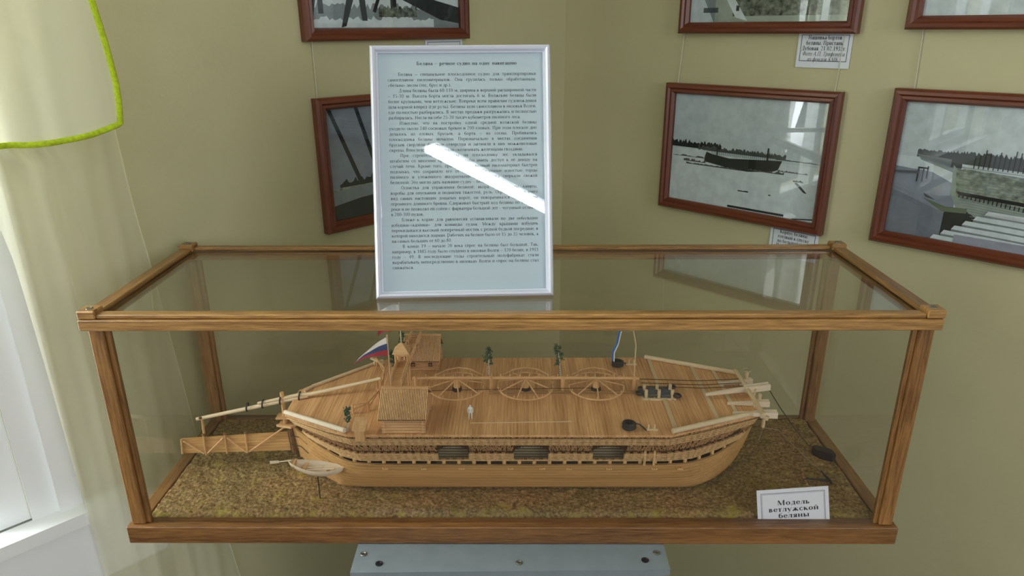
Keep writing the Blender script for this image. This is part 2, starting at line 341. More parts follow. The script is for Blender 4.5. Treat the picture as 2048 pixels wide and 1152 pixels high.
GL = {
'а': (.43, 'S(.33,0,.33,"b");A(.22,.31,.145,.14,0,165);A(.19,.13,.15,.13)'),
'б': (.49, 'A(.25,.21,.20,.21);A(.30,.36,.25,.27,190,95);D(.28,.62,.42,.68,.05)'),
'в': (.46, 'S(.12);A(.20,.34,.15,.11,-90,90);A(.20,.115,.19,.115,-90,90);H(.12,.22,.435);H(.12,.22,.015);H(.12,.22,.23)'),
'г': (.40, 'S(.12);H(.06,.37,.432);D(.36,.44,.36,.32,.03)'),
'д': (.50, 'D(.13,.03,.22,.44,.034);S(.37,0,.45,"t");H(.04,.46,.018);D(.055,.02,.055,-.13,.035);D(.45,.02,.45,-.13,.035);H(.16,.42,.435)'),
'е': (.43, 'A(.23,.225,.19,.225,8,325);H(.06,.40,.25)'),
'ж': (.68, 'S(.34);D(.33,.22,.09,.43,.034);D(.35,.22,.59,.43,.034);D(.31,.26,.07,.01);D(.37,.26,.61,.01)'),
'з': (.40, 'A(.17,.335,.14,.115,-90,150);A(.17,.12,.17,.12,-150,90)'),
'и': (.53, 'S(.12);S(.41);D(.15,.05,.38,.40,.034)'),
'к': (.49, 'S(.12);D(.15,.21,.38,.43,.036);D(.22,.26,.42,.01);!(.42,.013)'),
'л': (.49, 'D(.09,.02,.20,.43,.036);S(.37);H(.14,.38,.435);!(.08,.013)'),
'м': (.62, 'S(.10,0,.45,"bt",.036);S(.51);D(.12,.43,.30,.03);D(.30,.03,.49,.43,.036)'),
'н': (.53, 'S(.12);S(.41);H(.12,.41,.23)'),
'о': (.49, 'A(.245,.225,.205,.225)'),
'п': (.53, 'S(.12);S(.41);H(.08,.45,.432)'),
'р': (.49, 'S(.11,-.21,.45,"b");A(.24,.225,.205,.225,-140,140)'),
'с': (.42, 'A(.23,.225,.19,.225,42,318)'),
'т': (.43, 'S(.215,0,.45,"b");H(.03,.40,.432);D(.04,.44,.04,.33,.03);D(.39,.44,.39,.33,.03)'),
'у': (.47, 'D(.08,.43,.25,.05);D(.42,.43,.19,-.14,.036);D(.19,-.14,.08,-.18,.05);!(.08,.437);!(.41,.437)'),
'ф': (.66, 'S(.33,-.21,.66,"b");A(.19,.225,.15,.215);A(.47,.225,.15,.215)'),
'х': (.48, 'D(.09,.43,.39,.02);D(.38,.43,.09,.02,.034);!(.09,.013);!(.40,.013);!(.09,.437);!(.39,.437)'),
'ц': (.53, 'S(.12);S(.40);H(.08,.47,.015);D(.475,.02,.475,-.12,.035)'),
'ч': (.50, 'S(.38);S(.11,.26,.45,"t");A(.22,.30,.14,.09,180,280);H(.22,.38,.215)'),
'ш': (.76, 'S(.12);S(.38);S(.64);H(.08,.68,.015)'),
'ъ': (.52, 'S(.18);A(.27,.12,.19,.12,-90,90);H(.18,.27,.235);H(.18,.27,.012);H(.03,.18,.432)'),
'ь': (.44, 'S(.12);A(.20,.12,.19,.12,-90,90);H(.12,.20,.235);H(.12,.20,.012)'),
'ы': (.64, 'S(.12);A(.19,.12,.17,.12,-90,90);H(.12,.20,.235);H(.12,.20,.012);S(.52)'),
'э': (.43, 'A(.19,.225,.19,.225,-140,140);H(.15,.36,.235)'),
'ю': (.72, 'S(.12);H(.12,.30,.23);A(.48,.225,.20,.225)'),
'я': (.47, 'S(.35);A(.24,.325,.16,.12,90,270);H(.22,.35,.435);H(.22,.35,.21);D(.27,.21,.10,.02);!(.08,.013)'),
'Б': (.60, 'S(.13,0,.66);H(.06,.50,.645);A(.29,.19,.24,.19,-90,90);H(.13,.29,.37);H(.13,.29,.017);D(.50,.65,.50,.52,.03)'),
'А': (.68, 'D(.10,.01,.34,.66,.036);D(.33,.66,.58,.01);H(.18,.48,.23);!(.09,.013);!(.59,.013)'),
'Ф': (.72, 'S(.36,0,.66);A(.36,.34,.31,.20)'),
'У': (.66, 'D(.10,.64,.34,.20);D(.58,.64,.28,.06,.036);D(.28,.06,.14,.02,.05);!(.09,.647);!(.57,.647)'),
'1': (.5, 'S(.26,0,.66,"b");D(.24,.64,.13,.56,.04)'), '2': (.5, 'A(.23,.49,.17,.17,-35,165);D(.36,.38,.08,.04,.05);H(.06,.43,.03)'),
'3': (.5, 'A(.21,.50,.15,.15,-80,150);A(.21,.18,.19,.18,-150,85)'), '4': (.5, 'S(.33,0,.66,"");D(.32,.64,.04,.20,.036);H(.03,.46,.19)'),
'5': (.5, 'H(.15,.42,.63);D(.16,.64,.11,.36,.04);A(.19,.20,.21,.20,-140,100)'), '6': (.5, 'A(.25,.19,.19,.19);A(.40,.22,.34,.44,180,100)'),
'7': (.5, 'H(.06,.44,.64);D(.42,.63,.20,.0,.05);D(.07,.64,.05,.52,.03)'), '8': (.5, 'A(.25,.50,.15,.15);A(.25,.18,.19,.18)'),
'9': (.5, 'A(.25,.46,.19,.19);A(.10,.44,.34,.44,-80,0)'), '0': (.5, 'A(.25,.33,.20,.33)'),
'.': (.25, 'D(.07,.045,.16,.045,.09)'), ',': (.25, 'D(.07,.045,.16,.045,.09);D(.14,.03,.07,-.11,.04)'), ':': (.27, 'D(.08,.045,.17,.045,.09);D(.08,.38,.17,.38,.09)'),
'-': (.33, 'D(.04,.22,.29,.22,.05)'), '–': (.5, 'D(0,.23,.5,.23,.04)'), '(': (.33, 'A(.42,.24,.33,.44,130,230)'), ')': (.33, 'A(-.09,.24,.33,.44,-50,50)'),
'«': (.5, 'D(.22,.38,.07,.22,.045);D(.07,.22,.22,.06,.045);D(.42,.38,.27,.22,.045);D(.27,.22,.42,.06,.045)'),
'»': (.5, 'D(.08,.38,.23,.22,.045);D(.23,.22,.08,.06,.045);D(.28,.38,.43,.22,.045);D(.43,.22,.28,.06,.045)'),
}
_gc = {}
def glyph(ch, bold):
    if (ch, bold) in _gc: return _gc[(ch, bold)]
    kx = ky = 1; base = ch; extra = ''
    if ch not in GL:
        low = ch.lower()
        if ch != low: kx, ky = 1.36, .66/.45
        base = low
        if low == 'ё': base = 'е'; extra = 'D(.10,.58,.17,.58,.08);D(.28,.58,.35,.58,.08)'
        if low == 'й': base = 'и'; extra = 'A(.265,.60,.10,.07,180,360)'
        if low == 'щ': base = 'ш'; extra = 'D(.71,.02,.71,-.12,.035)'
        if base not in GL: return (.25, [])
    g = Glyph(kx, ky, bold); adv, prog = GL[base]
    for cmd in (prog+(';'+extra if extra else '')).split(';'):
        nm, args = cmd[0], eval('('+cmd[2:-1]+',)')
        if nm == '!': g_ser(g, *args)
        else: getattr(g, nm)(*args)
    _gc[(ch, bold)] = (adv*kx*(1.06 if bold else 1), g.q); return _gc[(ch, bold)]
def write(mb, txt, x, y, size, width=None, offset=.0, shear=0., sx=1.0, align='L', z=0.0, sy_=1.0):
    bold = offset > .005; words = txt.split(' ')
    adv = [sum(glyph(c, bold)[0] for c in wd)*size*sx for wd in words]; tot = sum(adv); sp_ = size*.25*sx
    if width is not None:
        if len(words) > 1: sp_ = (width-tot)/(len(words)-1)
        if sp_ < size*.17:
            k = (width-size*.17*(len(words)-1))/tot; sx *= k; adv = [a*k for a in adv]; tot *= k; sp_ = size*.17
    if align == 'C': x -= (tot+sp_*(len(words)-1))/2
    for wd in words:
        for c in wd:
            a, qs = glyph(c, bold)
            for q in qs: mb.add([(x+(p[0]+shear*p[1])*size*sx, y+p[1]*size*sy_, z) for p in q], [(0, 1, 2, 3)])
            x += a*size*sx
        x += sp_

# ================================================================== ROOM
# left wall with two window openings
def wallbox(mb, fn, t0, t1, z0, z1, o0, o1):
    mb.hexa([fn(t0, z0, o0), fn(t1, z0, o0), fn(t1, z0, o1), fn(t0, z0, o1), fn(t0, z1, o0), fn(t1, z1, o0), fn(t1, z1, o1), fn(t0, z1, o1)])
WIN = [(1.235, 2.36), (3.15, 4.35)]; WZ0, WZ1 = -.05, 1.5; TH = .28
b = MB(); edges = [-.15, WIN[0][0], WIN[0][1], WIN[1][0], WIN[1][1], 4.9]
for i in (0, 2, 4): wallbox(b, wl, edges[i], edges[i+1], FLOOR, CEIL, -TH, 0)
for a, c in WIN:
    wallbox(b, wl, a, c, FLOOR, WZ0, -TH, 0); wallbox(b, wl, a, c, WZ1, CEIL, -TH, 0)
structure(b.build('wall_left', 'wall'))
b = MB(); wallbox(b, wr, 0, 4.2, FLOOR, CEIL, -.2, 0); structure(b.build('wall_right', 'wall'))
b = MB(); b.box(-4.2, 4.2, -4.2, 1.4, FLOOR-.05, FLOOR); structure(b.build('floor', 'floor'))
b = MB(); b.box(-4.2, 4.2, -4.2, 1.4, CEIL, CEIL+.05); structure(b.build('ceiling', 'ceiling'))
for i, (a, c) in enumerate(WIN):
    b = MB()   # stepped white casing around the opening
    for (t0, t1, od) in ((a-.068, a-.036, .012), (a-.036, a, .004), (a, a+.055, -.006)):
        wallbox(b, wl, t0, t1, WZ0, WZ1+.05, -.05 if t0 >= a else 0, od)
    for (t0, t1, od) in ((c+.0, c+.03, .004), (c+.03, c+.066, .012)): wallbox(b, wl, t0, t1, WZ0, WZ1+.05, 0, od)
    wallbox(b, wl, a-.036, c+.03, WZ1, WZ1+.06, 0, .008)
    fr = structure(b.build('window_%d' % (i+1), 'white_paint'))
    b = MB()
    for t in (a+.052, (a+c)/2, c-.05): wallbox(b, wl, t, t+.05, WZ0, WZ1, -.14, -.09)
    for z in (WZ0, .95, WZ1-.05): wallbox(b, wl, a+.03, c, z, z+.05, -.14, -.09)
    b.build('sash', 'white_paint', fr)
    b = MB(); wallbox(b, wl, a+.03, c, WZ0, WZ1, -.118, -.114); b.build('pane', 'glass', fr)
    b = MB(); wallbox(b, wl, a-.15, c+.15, WZ0-.022, WZ0, -.10, .04); wallbox(b, wl, a-.17, c+.17, WZ0-.14, WZ0-.022, 0, .025)
    b.build('window_sill', 'white_paint', fr)

# ceiling tube lamp (mirrored in the glass of the information sheet)
la = Vector((-.19, -2.72, CEIL)); lb = Vector((.75, -3.86, CEIL))
lamp = empty('ceiling_lamp', la.lerp(lb, .5), 'long white fluorescent tube lamp on the ceiling behind the viewer', 'lamp')
b = MB(); b.bar(la+Vector((0, 0, -.015)), lb+Vector((0, 0, -.015)), .12, .03); b.build('housing', 'lampbody', lamp)
b = MB(); b.bar(la+Vector((0, 0, -.05)), lb+Vector((0, 0, -.05)), .065, .035); b.build('tube', 'lamp', lamp)

# curtains on the left wall
def fold(t, z): return .012*math.sin(t*58+z*.8)+.008*math.sin(t*127+1.3+z*1.1)+.004*math.sin(t*230)
cur = empty('long_curtain', wl(1.1, -.6, .10), 'long sheer pale yellow curtain hanging straight beside the white window reveal', 'curtain')
b = MB()
LR_E = [(-.85, .905), (-.33, .9516), (0, .9856), (.164, .996), (.313, 1.005), (.418, 1.014), (.70, 1.026), (1.6, 1.06)]
LL_E = [(-.85, 1.15), (-.20, 1.168), (-.03, 1.172), (.20, 1.178), (.37, 1.184), (.5, 1.20), (.60, 1.30), (1.6, 1.40)]
def lin(tab, x):
    for (a, va), (c, vc) in zip(tab[:-1], tab[1:]):
        if a <= x <= c: return va+(vc-va)*(x-a)/(c-a)
    return tab[0][1] if x < tab[0][0] else tab[-1][1]
def f_long(i, j):
    z = 1.55-i*(2.35/60); u = j/90
    right = lin(LR_E, z); t = right+(lin(LL_E, z)-right)*u
    amp = .22+.5*min(1, u*2)
    return wl(t, z, .022+.045*min(1, max(0, (t-right))/.12)+amp*(fold(t, z)+.012*u*math.sin((t-1)*62+.5)))
b.grid(61, 91, f_long); b.build('cloth', 'sheer2', cur, smooth=True)
b = MB(); b.tube([f_long(i, 0) for i in range(61)], .0012, 6); b.build('hem', 'sheer2', cur)
val = empty('valance_curtain', wl(1.4, .52, .15), 'short sheer upper curtain tier edged with bright lime green trim', 'curtain')
VB = [(1.0400, .5435), (1.0600, .5365), (1.0800, .5318), (1.1148, .5274), (1.1475, .5262), (1.1777, .5290), (1.4, .535), (2.0, .54)]
VE = [(.5400, 1.0422), (.565, 1.0390), (.5911, 1.0378), (.634, 1.0404), (.6925, 1.0474), (.80, 1.062), (1.55, 1.19)]
def vz(t): return lin([(1.0, .5435)]+VB, t)
def vt(z): return lin([(0, 1.0422)]+VE, z)
b = MB()
def f_val(i, j):
    u = j/80; v = i/40; t0 = 1.0422+(1.95-1.0422)*(u**1.3)
    z = vz(t0)+(1.55-vz(t0))*v
    t = t0+(vt(z)-1.0422)*(1-u)**3
    return wl(t, z, .13+.55*fold(t, z)*min(1, u*3))
b.grid(41, 81, f_val); b.build('cloth', 'sheer', val, smooth=True)
b = MB()
e1 = [Vector(f_val(0, j)) for j in range(80, -1, -1)]; e2 = [Vector(f_val(i, 0)) for i in range(1, 41)]
b.tube(e1+e2, .0038, 8); b.build('trim_band', 'trim', val, smooth=True)

# ================================================================== PICTURES
def picture(side, t0, t1, z0, z1, label, layers, extra=None, mould=.021, flip=False):
    fn = wl if side == 'L' else wr
    wdt = t1-t0; hgt = z1-z0
    # local frame: x along the wall as seen from the room, y up, z towards the room
    if side == 'L': org = fn(t1, z0, 0); X = -DL; N = NL
    else: org = fn(t0, z0, 0); X = DR; N = NR
    Y = Vector((0, 0, 1)); Mx = Matrix((X, Y, N)).transposed().to_4x4(); Mx.translation = org
    o = empty('framed_photograph', org, label, 'picture', 'framed photographs on the walls'); o.rotation_mode = 'XYZ'; o.rotation_euler = Mx.to_euler()
    d = .020
    def stick(p, q, inx, iny):   # mitred moulding, stepped profile: outer lip, round, inner lip
        prof = [(0, 0), (0, d*.72), (mould*.18, d*.95), (mould*.42, d), (mould*.58, d*.80), (mould*.80, d*.86), (mould, d*.55), (mould, 0)]
        bb = MB(); P = []
        for base, sg in ((p, 1), (q, -1)):
            row = []
            for a, h in prof:
                along = Vector((q[0]-p[0], q[1]-p[1])).normalized()*a*sg
                row.append((base[0]+along.x+inx*a, base[1]+along.y+iny*a, h+.001))
            P.append(row)
        n = len(prof); bb.v = P[0]+P[1]
        for k in range(n): bb.quad(k, (k+1) % n, n+(k+1) % n, n+k)
        bb.quad(*range(n)); bb.quad(*range(2*n-1, n-1, -1)); return bb
    stick((0, 0), (wdt, 0), 0, 1).build('frame_rail', 'mahog_x', o, local=True)
    stick((wdt, hgt), (0, hgt), 0, -1).build('frame_rail', 'mahog_x', o, local=True)
    stick((0, hgt), (0, 0), 1, 0).build('frame_stile', 'mahog_y' if 'mahog_y' in M else 'mahog_x', o, local=True)
    stick((wdt, 0), (wdt, hgt), -1, 0).build('frame_stile', 'mahog_y', o, local=True)
    mats = []; bb = MB(); i0 = mould*.85; iw = wdt-2*i0; ih = hgt-2*i0
    for k, (mt, pts) in enumerate(layers):
        if mt not in mats: mats.append(mt)
        bb.m = mats.index(mt); zz = .0055+k*.00004
        bb.poly([(i0+iw*x, i0+ih*y, zz) for x, y in pts])
    if extra: extra(bb, mats, i0, iw, ih)
    bb.build('photo_print', mats, o, local=True)
    bb = MB(); bb.box(i0, i0+iw, i0, i0+ih, .0085, .0100); bb.build('glazing', 'sheet_glass', o, local=True)
    bb = MB(); bb.box(.003, wdt-.003, .003, hgt-.003, .0006, .0045); bb.build('backing_board', 'brown', o, local=True)
    return o
M['mahog_y'] = wood('mahogany_stile', (.075, .016, .007), (.215, .055, .021), 'Y', 160, .05, .38, spec=.4, coat=.3)
def R4(x0, x1, y0, y1): return [(x0, y0), (x1, y0), (x1, y1), (x0, y1)]
def jag(x0, x1, y0, y1, n, a, seed):
    rr = random.Random(seed); top = [(x0+(x1-x0)*i/n, y1+rr.uniform(-a, a)) for i in range(n+1)]
    return [(x0, y0), (x1, y0)]+top[::-1]
full = R4(0, 1, 0, 1)
# lower middle: boat hull standing on snow
L = [('p0', full), ('p1', R4(0, 1, 0, .47)), ('p3', jag(0, .36, .51, .565, 60, .018, 1)), ('p4', jag(.2, .78, .5, .535, 80, .016, 2)), ('p1', jag(0, .26, .45, .50, 14, .01, 3)),
     ('p4', jag(.72, 1, .495, .503, 20, .003, 33)),
     ('p3', [(.25, .40), (.45, .365), (.55, .36), (.70, .385), (.74, .41), (.755, .47), (.76, .49), (.62, .475), (.42, .455), (.30, .475), (.26, .49), (.25, .44)]),
     ('p4', jag(.02, .26, .425, .435, 20, .008, 4)), ('p4', jag(.10, .26, .385, .40, 20, .012, 5)), ('p4', jag(.12, .50, .36, .372, 30, .006, 6)), ('p4', jag(.55, .78, .375, .39, 20, .012, 7)),
     ('p4', jag(.74, .92, .40, .41, 20, .006, 8)), ('p3', jag(.84, .90, .33, .345, 8, .006, 9)), ('p3', [(.86, .33), (.89, .30), (.92, .26), (.93, .245), (.91, .25), (.88, .285), (.85, .32)]),
     ('p3', jag(.50, .57, .178, .188, 6, .003, 10)), ('p4', jag(.70, .715, .18, .19, 4, .002, 11)), ('p3', R4(.44, .81, 0.02, .04)), ('p3', [(.86, .01), (1, .035), (1, .045), (.86, .018)])]
for i in range(34): x = .30+.013*i; h = .03+.03*random.random(); L.append(('p3', R4(x, x+.0022, .475, .49+h)))
L.append(('p3', R4(.665, .675, .47, .585))); L.append(('p3', R4(.335, .342, .47, .57)))
picture('R', .297, .6625, .281, .547, 'mahogany framed photograph of a dark hull standing on open snow', L)
# lower right: loaded hull at the bank
L = [('p1', full), ('p0', R4(0, .5, .6, 1)), ('p5', [(0, 0), (.50, 0), (.50, .42), (.30, .50), (0, .52)]), ('p6', [(0, 0), (.5, 0), (.5, .2), (0, .35)]),
     ('p4', jag(.16, .50, .60, .655, 40, .008, 21)), ('p2', [(.2, .58), (.5, .50), (.5, .60), (.16, .62)]), ('p4', jag(.42, 1, .55, .66, 60, .015, 22)),
     ('p1', [(.5, .30), (1, .28), (1, .55), (.5, .58)]), ('p8', [(.44, .57), (.46, .36), (.52, .26), (.66, .16), (1, .10), (1, .40), (.60, .42)]),
     ('p3', [(.44, 0), (.44, .24), (.60, .25), (.80, .15), (.80, .0)]), ('ph', [(.47, .52), (.50, .35), (.56, .33), (1, .30), (1, .50), (.52, .55)]),
     ('p3', [(.50, .385), (1, .335), (1, .305), (.52, .36)]), ('p7', [(.26, .31), (.44, .265), (.60, .27), (.60, .235), (.42, .225)]), ('p4', [(.26, .345), (.32, .32), (.36, .30), (.28, .315)])]
for i in range(12): y = .15+.018*i; L.append(('p2', [(.50+.02*(12-i)*.8, y), (1, y-.06), (1, y-.064), (.50+.02*(12-i)*.8, y-.004)]))
for i in range(9): y = .53-.02*i; L.append(('p2', [(.50, y+.03), (1, y), (1, y-.004), (.50, y+.026)]))
for i in range(16): x = .52+.03*i; L.append(('p3', R4(x, x+.008, .345-.003*i, .375-.003*i)))
for i in range(14): x = .58+.033*i; L.append(('p3', R4(x, x+.007, .56, .64+.08*random.random())))
for i in range(6): y = .02+.045*i; L += [('p1', [(.38+.07*i, y), (1, y-.03), (1, y+.015), (.40+.07*i, y+.03)]), ('p2', [(.38+.07*i, y), (1, y-.03), (1, y-.042), (.38+.07*i, y-.012)])]
L += [('p3', R4(.19, .20, .42, .53)), ('p3', R4(.23, .24, .42, .53)), ('p3', R4(.26, .27, .45, .54)), ('p3', R4(.19, .27, .52, .53)), ('p4', [(0, .47), (.2, .48), (.2, .50), (0, .485)]), ('p5', R4(.55, 1, -0.0, .075))]
L = [(m_, [(x if x <= 0 else (x*.62 if x < .999 else 1.0), y) for x, y in P_]) for m_, P_ in L]
def cap_lr(bb, mats, i0, iw, ih):
    if 'ink' not in mats: mats.append('ink')
    bb.m = mats.index('ink'); write(bb, 'Погрузка белян', i0+iw*.475, i0+ih*.030, .0150, z=.0075, offset=.01)
picture('R', .7485, 1.115, .2915, .559, 'mahogany framed photograph of a plank hull moored beside water, rightmost lower picture', L, cap_lr)
# lower left, mostly behind the white framed sheet
L = [('p5', full), ('p2', [(0, .28), (1, .45), (1, .0), (0, .0)]), ('ph', [(0, .28), (1, .50), (1, .30), (0, .17)]), ('p3', [(0, .14), (.3, .20), (.45, .26), (1, .30), (1, 0), (0, 0)]), ('p3', jag(.07, 1, .30, .36, 60, .035, 31)),
     ('p2', [(0, .27), (1, .36), (1, .26), (0, .16)])]
for x0, x1 in ((.02, .20), (.20, .34), (.42, .52), (.62, .70), (.80, .86)): L.append(('p3', [(x0, 1), (x0+.025, 1), (x1+.03, .33), (x1, .33)]))
picture('L', .33, .6865, .295, .542, 'mahogany framed photograph of poles over stacked planks, mostly hidden behind white framed sheet', L)
# upper left: sawhorses
L = [('p1', full), ('p2', jag(0, 1, 0, .18, 60, .03, 41)), ('p1', jag(0, .8, .02, .09, 50, .02, 42)), ('p3', R4(0, .12, .35, .55)), ('p3', [(.0, .10), (.02, .10), (.06, .35), (.03, .35)]), ('p3', R4(.05, .08, .12, .36)), ('p3', R4(.08, .14, .25, .28)),
     ('p3', [(.20, .38), (.36, .38), (.45, .40), (.7, .27), (1, .18), (1, .05), (.85, .08), (.55, .25), (.36, .32), (.22, .30)]), ('p3', [(.21, .03), (.18, .02), (.24, .32), (.29, .32)]), ('p3', [(.31, .07), (.345, .07), (.33, .34), (.29, .34)]),
     ('p3', [(.38, .14), (.40, .13), (.46, .32), (.44, .33)]), ('p3', R4(.50, .54, .13, .32)), ('pg', jag(.42, .68, .10, .17, 30, .02, 43)), ('p2', jag(.5, 1, .35, 1, 30, .03, 44)), ('p6', jag(0, 1, .50, 1, 30, .03, 45))]
picture('L', .318, .6935, .637, .90, 'mahogany framed photograph of dark sawhorses on snow, upper left wall', L)
# upper middle: planked hull side and sand
L = [('p2', full), ('p8', jag(.18, 1, 0, .30, 60, .03, 51)), ('pg', jag(.3, .98, .06, .26, 60, .03, 52)), ('p1', [(.20, .30), (.32, .05), (.40, .02), (.24, .32)]), ('p0', [(0, 0), (.18, 0), (.10, .20), (0, .22)]), ('p4', R4(.1, .2, .09, .13)), ('p3', jag(.32, .34, .1, .14, 4, .01, 53)),
     ('p4', [(0, .28), (.20, .20), (.22, .40), (0, .45)]), ('p7', jag(.3, .7, .24, .4, 20, .02, 54)), ('p1', R4(.84, .88, 0.02, 1)), ('p6', R4(0, 1, .5, 1))]
picture('R', .3165, .6715, .645, .91, 'dark mahogany framed photograph of sandy bank and hull planks, upper row', L)
L = [('p1', full), ('p0', [(0, .3), (.1, .35), (.2, .5), (0, .6)]), ('p2', [(.55, .3), (1, .4), (1, .8), (.6, .7)])]
picture('R', .7466, 1.15, .652, .92, 'dark mahogany framed photograph of pale sky, upper right corner', L)

def card(side, t0, t1, z0, z1, label, lines, seen=True):
    fn = wl if side == 'L' else wr
    if side == 'L': org = fn(t1, z0, .0012); X = -DL; N = NL
    else: org = fn(t0, z0, .0012); X = DR; N = NR
    Mx = Matrix((X, Vector((0, 0, 1)), N)).transposed().to_4x4()
    o = empty('caption_card', org, label, 'caption card', 'caption cards under the photographs'); o.rotation_euler = Mx.to_euler()
    W, H = t1-t0, z1-z0
    b = MB(); b.box(0, W, 0, H, 0, .0012); b.build('card', 'paper' if False else 'sheet', o, local=True)
    b = MB(); e = .0055; k = .0013
    for x0, x1, y0, y1 in ((e, W-e, .011, .011+k), (e, W-e, H-.004-k, H-.004), (e, e+k, .011, H-.004), (W-e-k, W-e, .011, H-.004)): b.box(x0, x1, y0, y1, .0012, .00135)
    b.build('border', 'inkline', o, local=True)
    if lines:
        b = MB(); y = H-.0122
        for tx, it in lines:
            write(b, tx, W/2, y, .0112, offset=0 if it else .018, shear=.3 if it else 0, align='C', z=.0014, sx=.74); y -= .0094
        b.build('printed_text', 'ink', o, local=True)
card('R', .5655, .662, .5865, .6475, 'printed caption card under the sandy bank photograph', [('Нашивка бортов', 0), ('беляны. Пристань', 0), ('Дубовая. 21.02.1935г.', 0), ('Фото А.П. Трифонова', 1), ('из фондов КМК', 1)])
card('R', .5585, .655, .2225, .281, 'printed caption card under the hull on snow photograph', [('Корпус беляны,', 0), ('готовый к спуску', 0), ('по большой воде.', 0), ('Пристань Дубовая', 0)])
card('L', .328, .425, .575, .636, 'caption card peeking above the white framed sheet', None)
def string(p, q, label):
    b = MB(); b.tube([p, (Vector(p)+Vector(q))/2, q], .0009, 6); tag(b.build('hanging_string', 'nylon'), label, 'string', 'picture hanging strings')
string(wl(.675, .542, .003), wl(.675, .64, .003), 'pale string linking the two left wall photographs')
string(wr(.318, .547, .003), wr(.325, .648, .003), 'pale string above the left corner of hull on snow photograph')
string(wr(.645, .547, .003), wr(.648, .648, .003), 'pale string above the right corner of hull on snow photograph')
string(wr(.775, .559, .003), wr(.772, .655, .003), 'pale string between the two rightmost photographs')

# ================================================================== PEDESTAL
ped = empty('pedestal', (0, .12, FLOOR), 'blue grey painted wooden pedestal with screw heads under the glass case', 'pedestal')
b = MB(); b.prism([(-.2068, -.0535), (.2072, -.0465), (.2105, .33), (-.212, .33)], -.010, -.0006); b.build('top_board', 'greypaint', ped)
b = MB(); b.box(-.203, .203, -.044, .33, -.030, -.0105); b.build('apron', 'greypaint', ped)
b = MB(); b.box(-.18, .18, -.02, .31, FLOOR, -.031); b.build('body', 'greypaint', ped)
for x, y, k in ((-.1961, -.0196, 's'), (.0114, -.035, 's'), (.195, -.0157, 's'), (-.1721, -.0373, 'h'), (.1773, -.0299, 'h')):
    b = MB()
    if k == 's':
        b.lathe((x, y, 0), [(.0045, -.001), (.0045, .0003), (.0033, .0009), (.002, .0002)], 16); b.build('screw', 'steel', ped)
    else:
        b.lathe((x, y, 0), [(.0048, -.001), (.0048, .0004), (.0036, .0007), (.0028, .0002), (.001, .0001)], 16); b.build('screw_hole', 'iron', ped)

# ================================================================== DISPLAY CASE
XW = .518; YF, YB = .0, .296
case = empty('display_case', (0, .148, 0), 'long glass display case with varnished wooden frame around the model vessel', 'display case')
def part(fn, name, mat, parent=case, **k):
    b = MB(); fn(b); return b.build(name, mat, parent, **k)
part(lambda b: b.box(-.520, .520, 0, .022, 0, .027, .0012), 'bottom_rail', 'case_low')
part(lambda b: b.box(-.520, .520, .284, .296, 0, .027, .0012), 'bottom_rail', 'case_low')
part(lambda b: b.box(-.520, -.5015, .0222, .2838, 0, .027, .001), 'bottom_rail', 'case_y')
part(lambda b: b.box(.5015, .520, .0222, .2838, 0, .027, .001), 'bottom_rail', 'case_y')
part(lambda b: b.box(-.5012, .5012, .0222, .2838, .002, .012), 'base_board', 'case_x')
for sx_ in (-1, 1):
    for y0 in (.006, .272):
        def f(b):
            x0, x1 = (-.514, -.496) if sx_ < 0 else (.496, .514)
            b.box(x0, x1, y0, y0+.018, .0272, .3158, .0012)
            xi = x1 if sx_ < 0 else x0; yi = y0+.018 if y0 < .1 else y0   # glass bead on the inner corner
            b.box(min(xi, xi-sx_*.006), max(xi, xi-sx_*.006), y0+.004, y0+.010, .0272, .3158, .0006)
        part(f, 'post', 'case_z')
part(lambda b: b.box(-.5200, .5185, -.001, .020, .3160, .3300, .0012), 'top_rail', 'case_x')
part(lambda b: b.box(-.5200, .5185, .276, .297, .3160, .3270, .0012), 'top_rail', 'case_x')
part(lambda b: b.box(-.520, -.500, .0202, .2758, .3165, .3270, .001), 'top_rail', 'case_y')
part(lambda b: b.box(.500, .520, .0202, .2758, .3165, .3270, .001), 'top_rail', 'case_y')
part(lambda b: b.box(-.499, .499, .003, .017, .3302, .3360, .0015), 'cover_strip', 'case_x')
part(lambda b: b.box(-.499, .499, .279, .293, .3302, .3360, .0015), 'cover_strip', 'case_x')
part(lambda b: b.box(-.519, -.500, .023, .273, .3302, .3360, .0015), 'cover_strip', 'case_y')
part(lambda b: b.box(.500, .519, .023, .273, .3302, .3360, .0015), 'cover_strip', 'case_y')
for x0 in (-.5205, .4985):
    for y0 in (.001, .2735):
        bo = part(lambda b: b.box(x0, x0+.022, y0, y0+.0215, .3303, .3412, .0015), 'corner_block', 'case_x')
        b = MB(); b.lathe((x0+.011, y0+.011, .3412), [(.0042, 0), (.0042, .0006), (.0030, .0009), (.0015, .0003)], 14); b.build('screw', 'steel', bo)
part(lambda b: b.box(-.5195, .5195, .0175, .2785, .3272, .3292) if False else b.box(-.4995, .4995, .0205, .2755, .3275, .3295), 'top_glass', 'topglass')
part(lambda b: b.box(-.4955, .4955, .0105, .0130, .0275, .3155), 'front_glass', 'glass')
part(lambda b: b.box(-.4955, .4955, .2850, .2875, .0275, .3155), 'back_glass', 'glass')
part(lambda b: b.box(-.5085, -.5060, .0250, .2710, .0275, .3155), 'side_glass', 'glass')
part(lambda b: b.box(.5060, .5085, .0250, .2710, .0275, .3155), 'side_glass', 'glass')

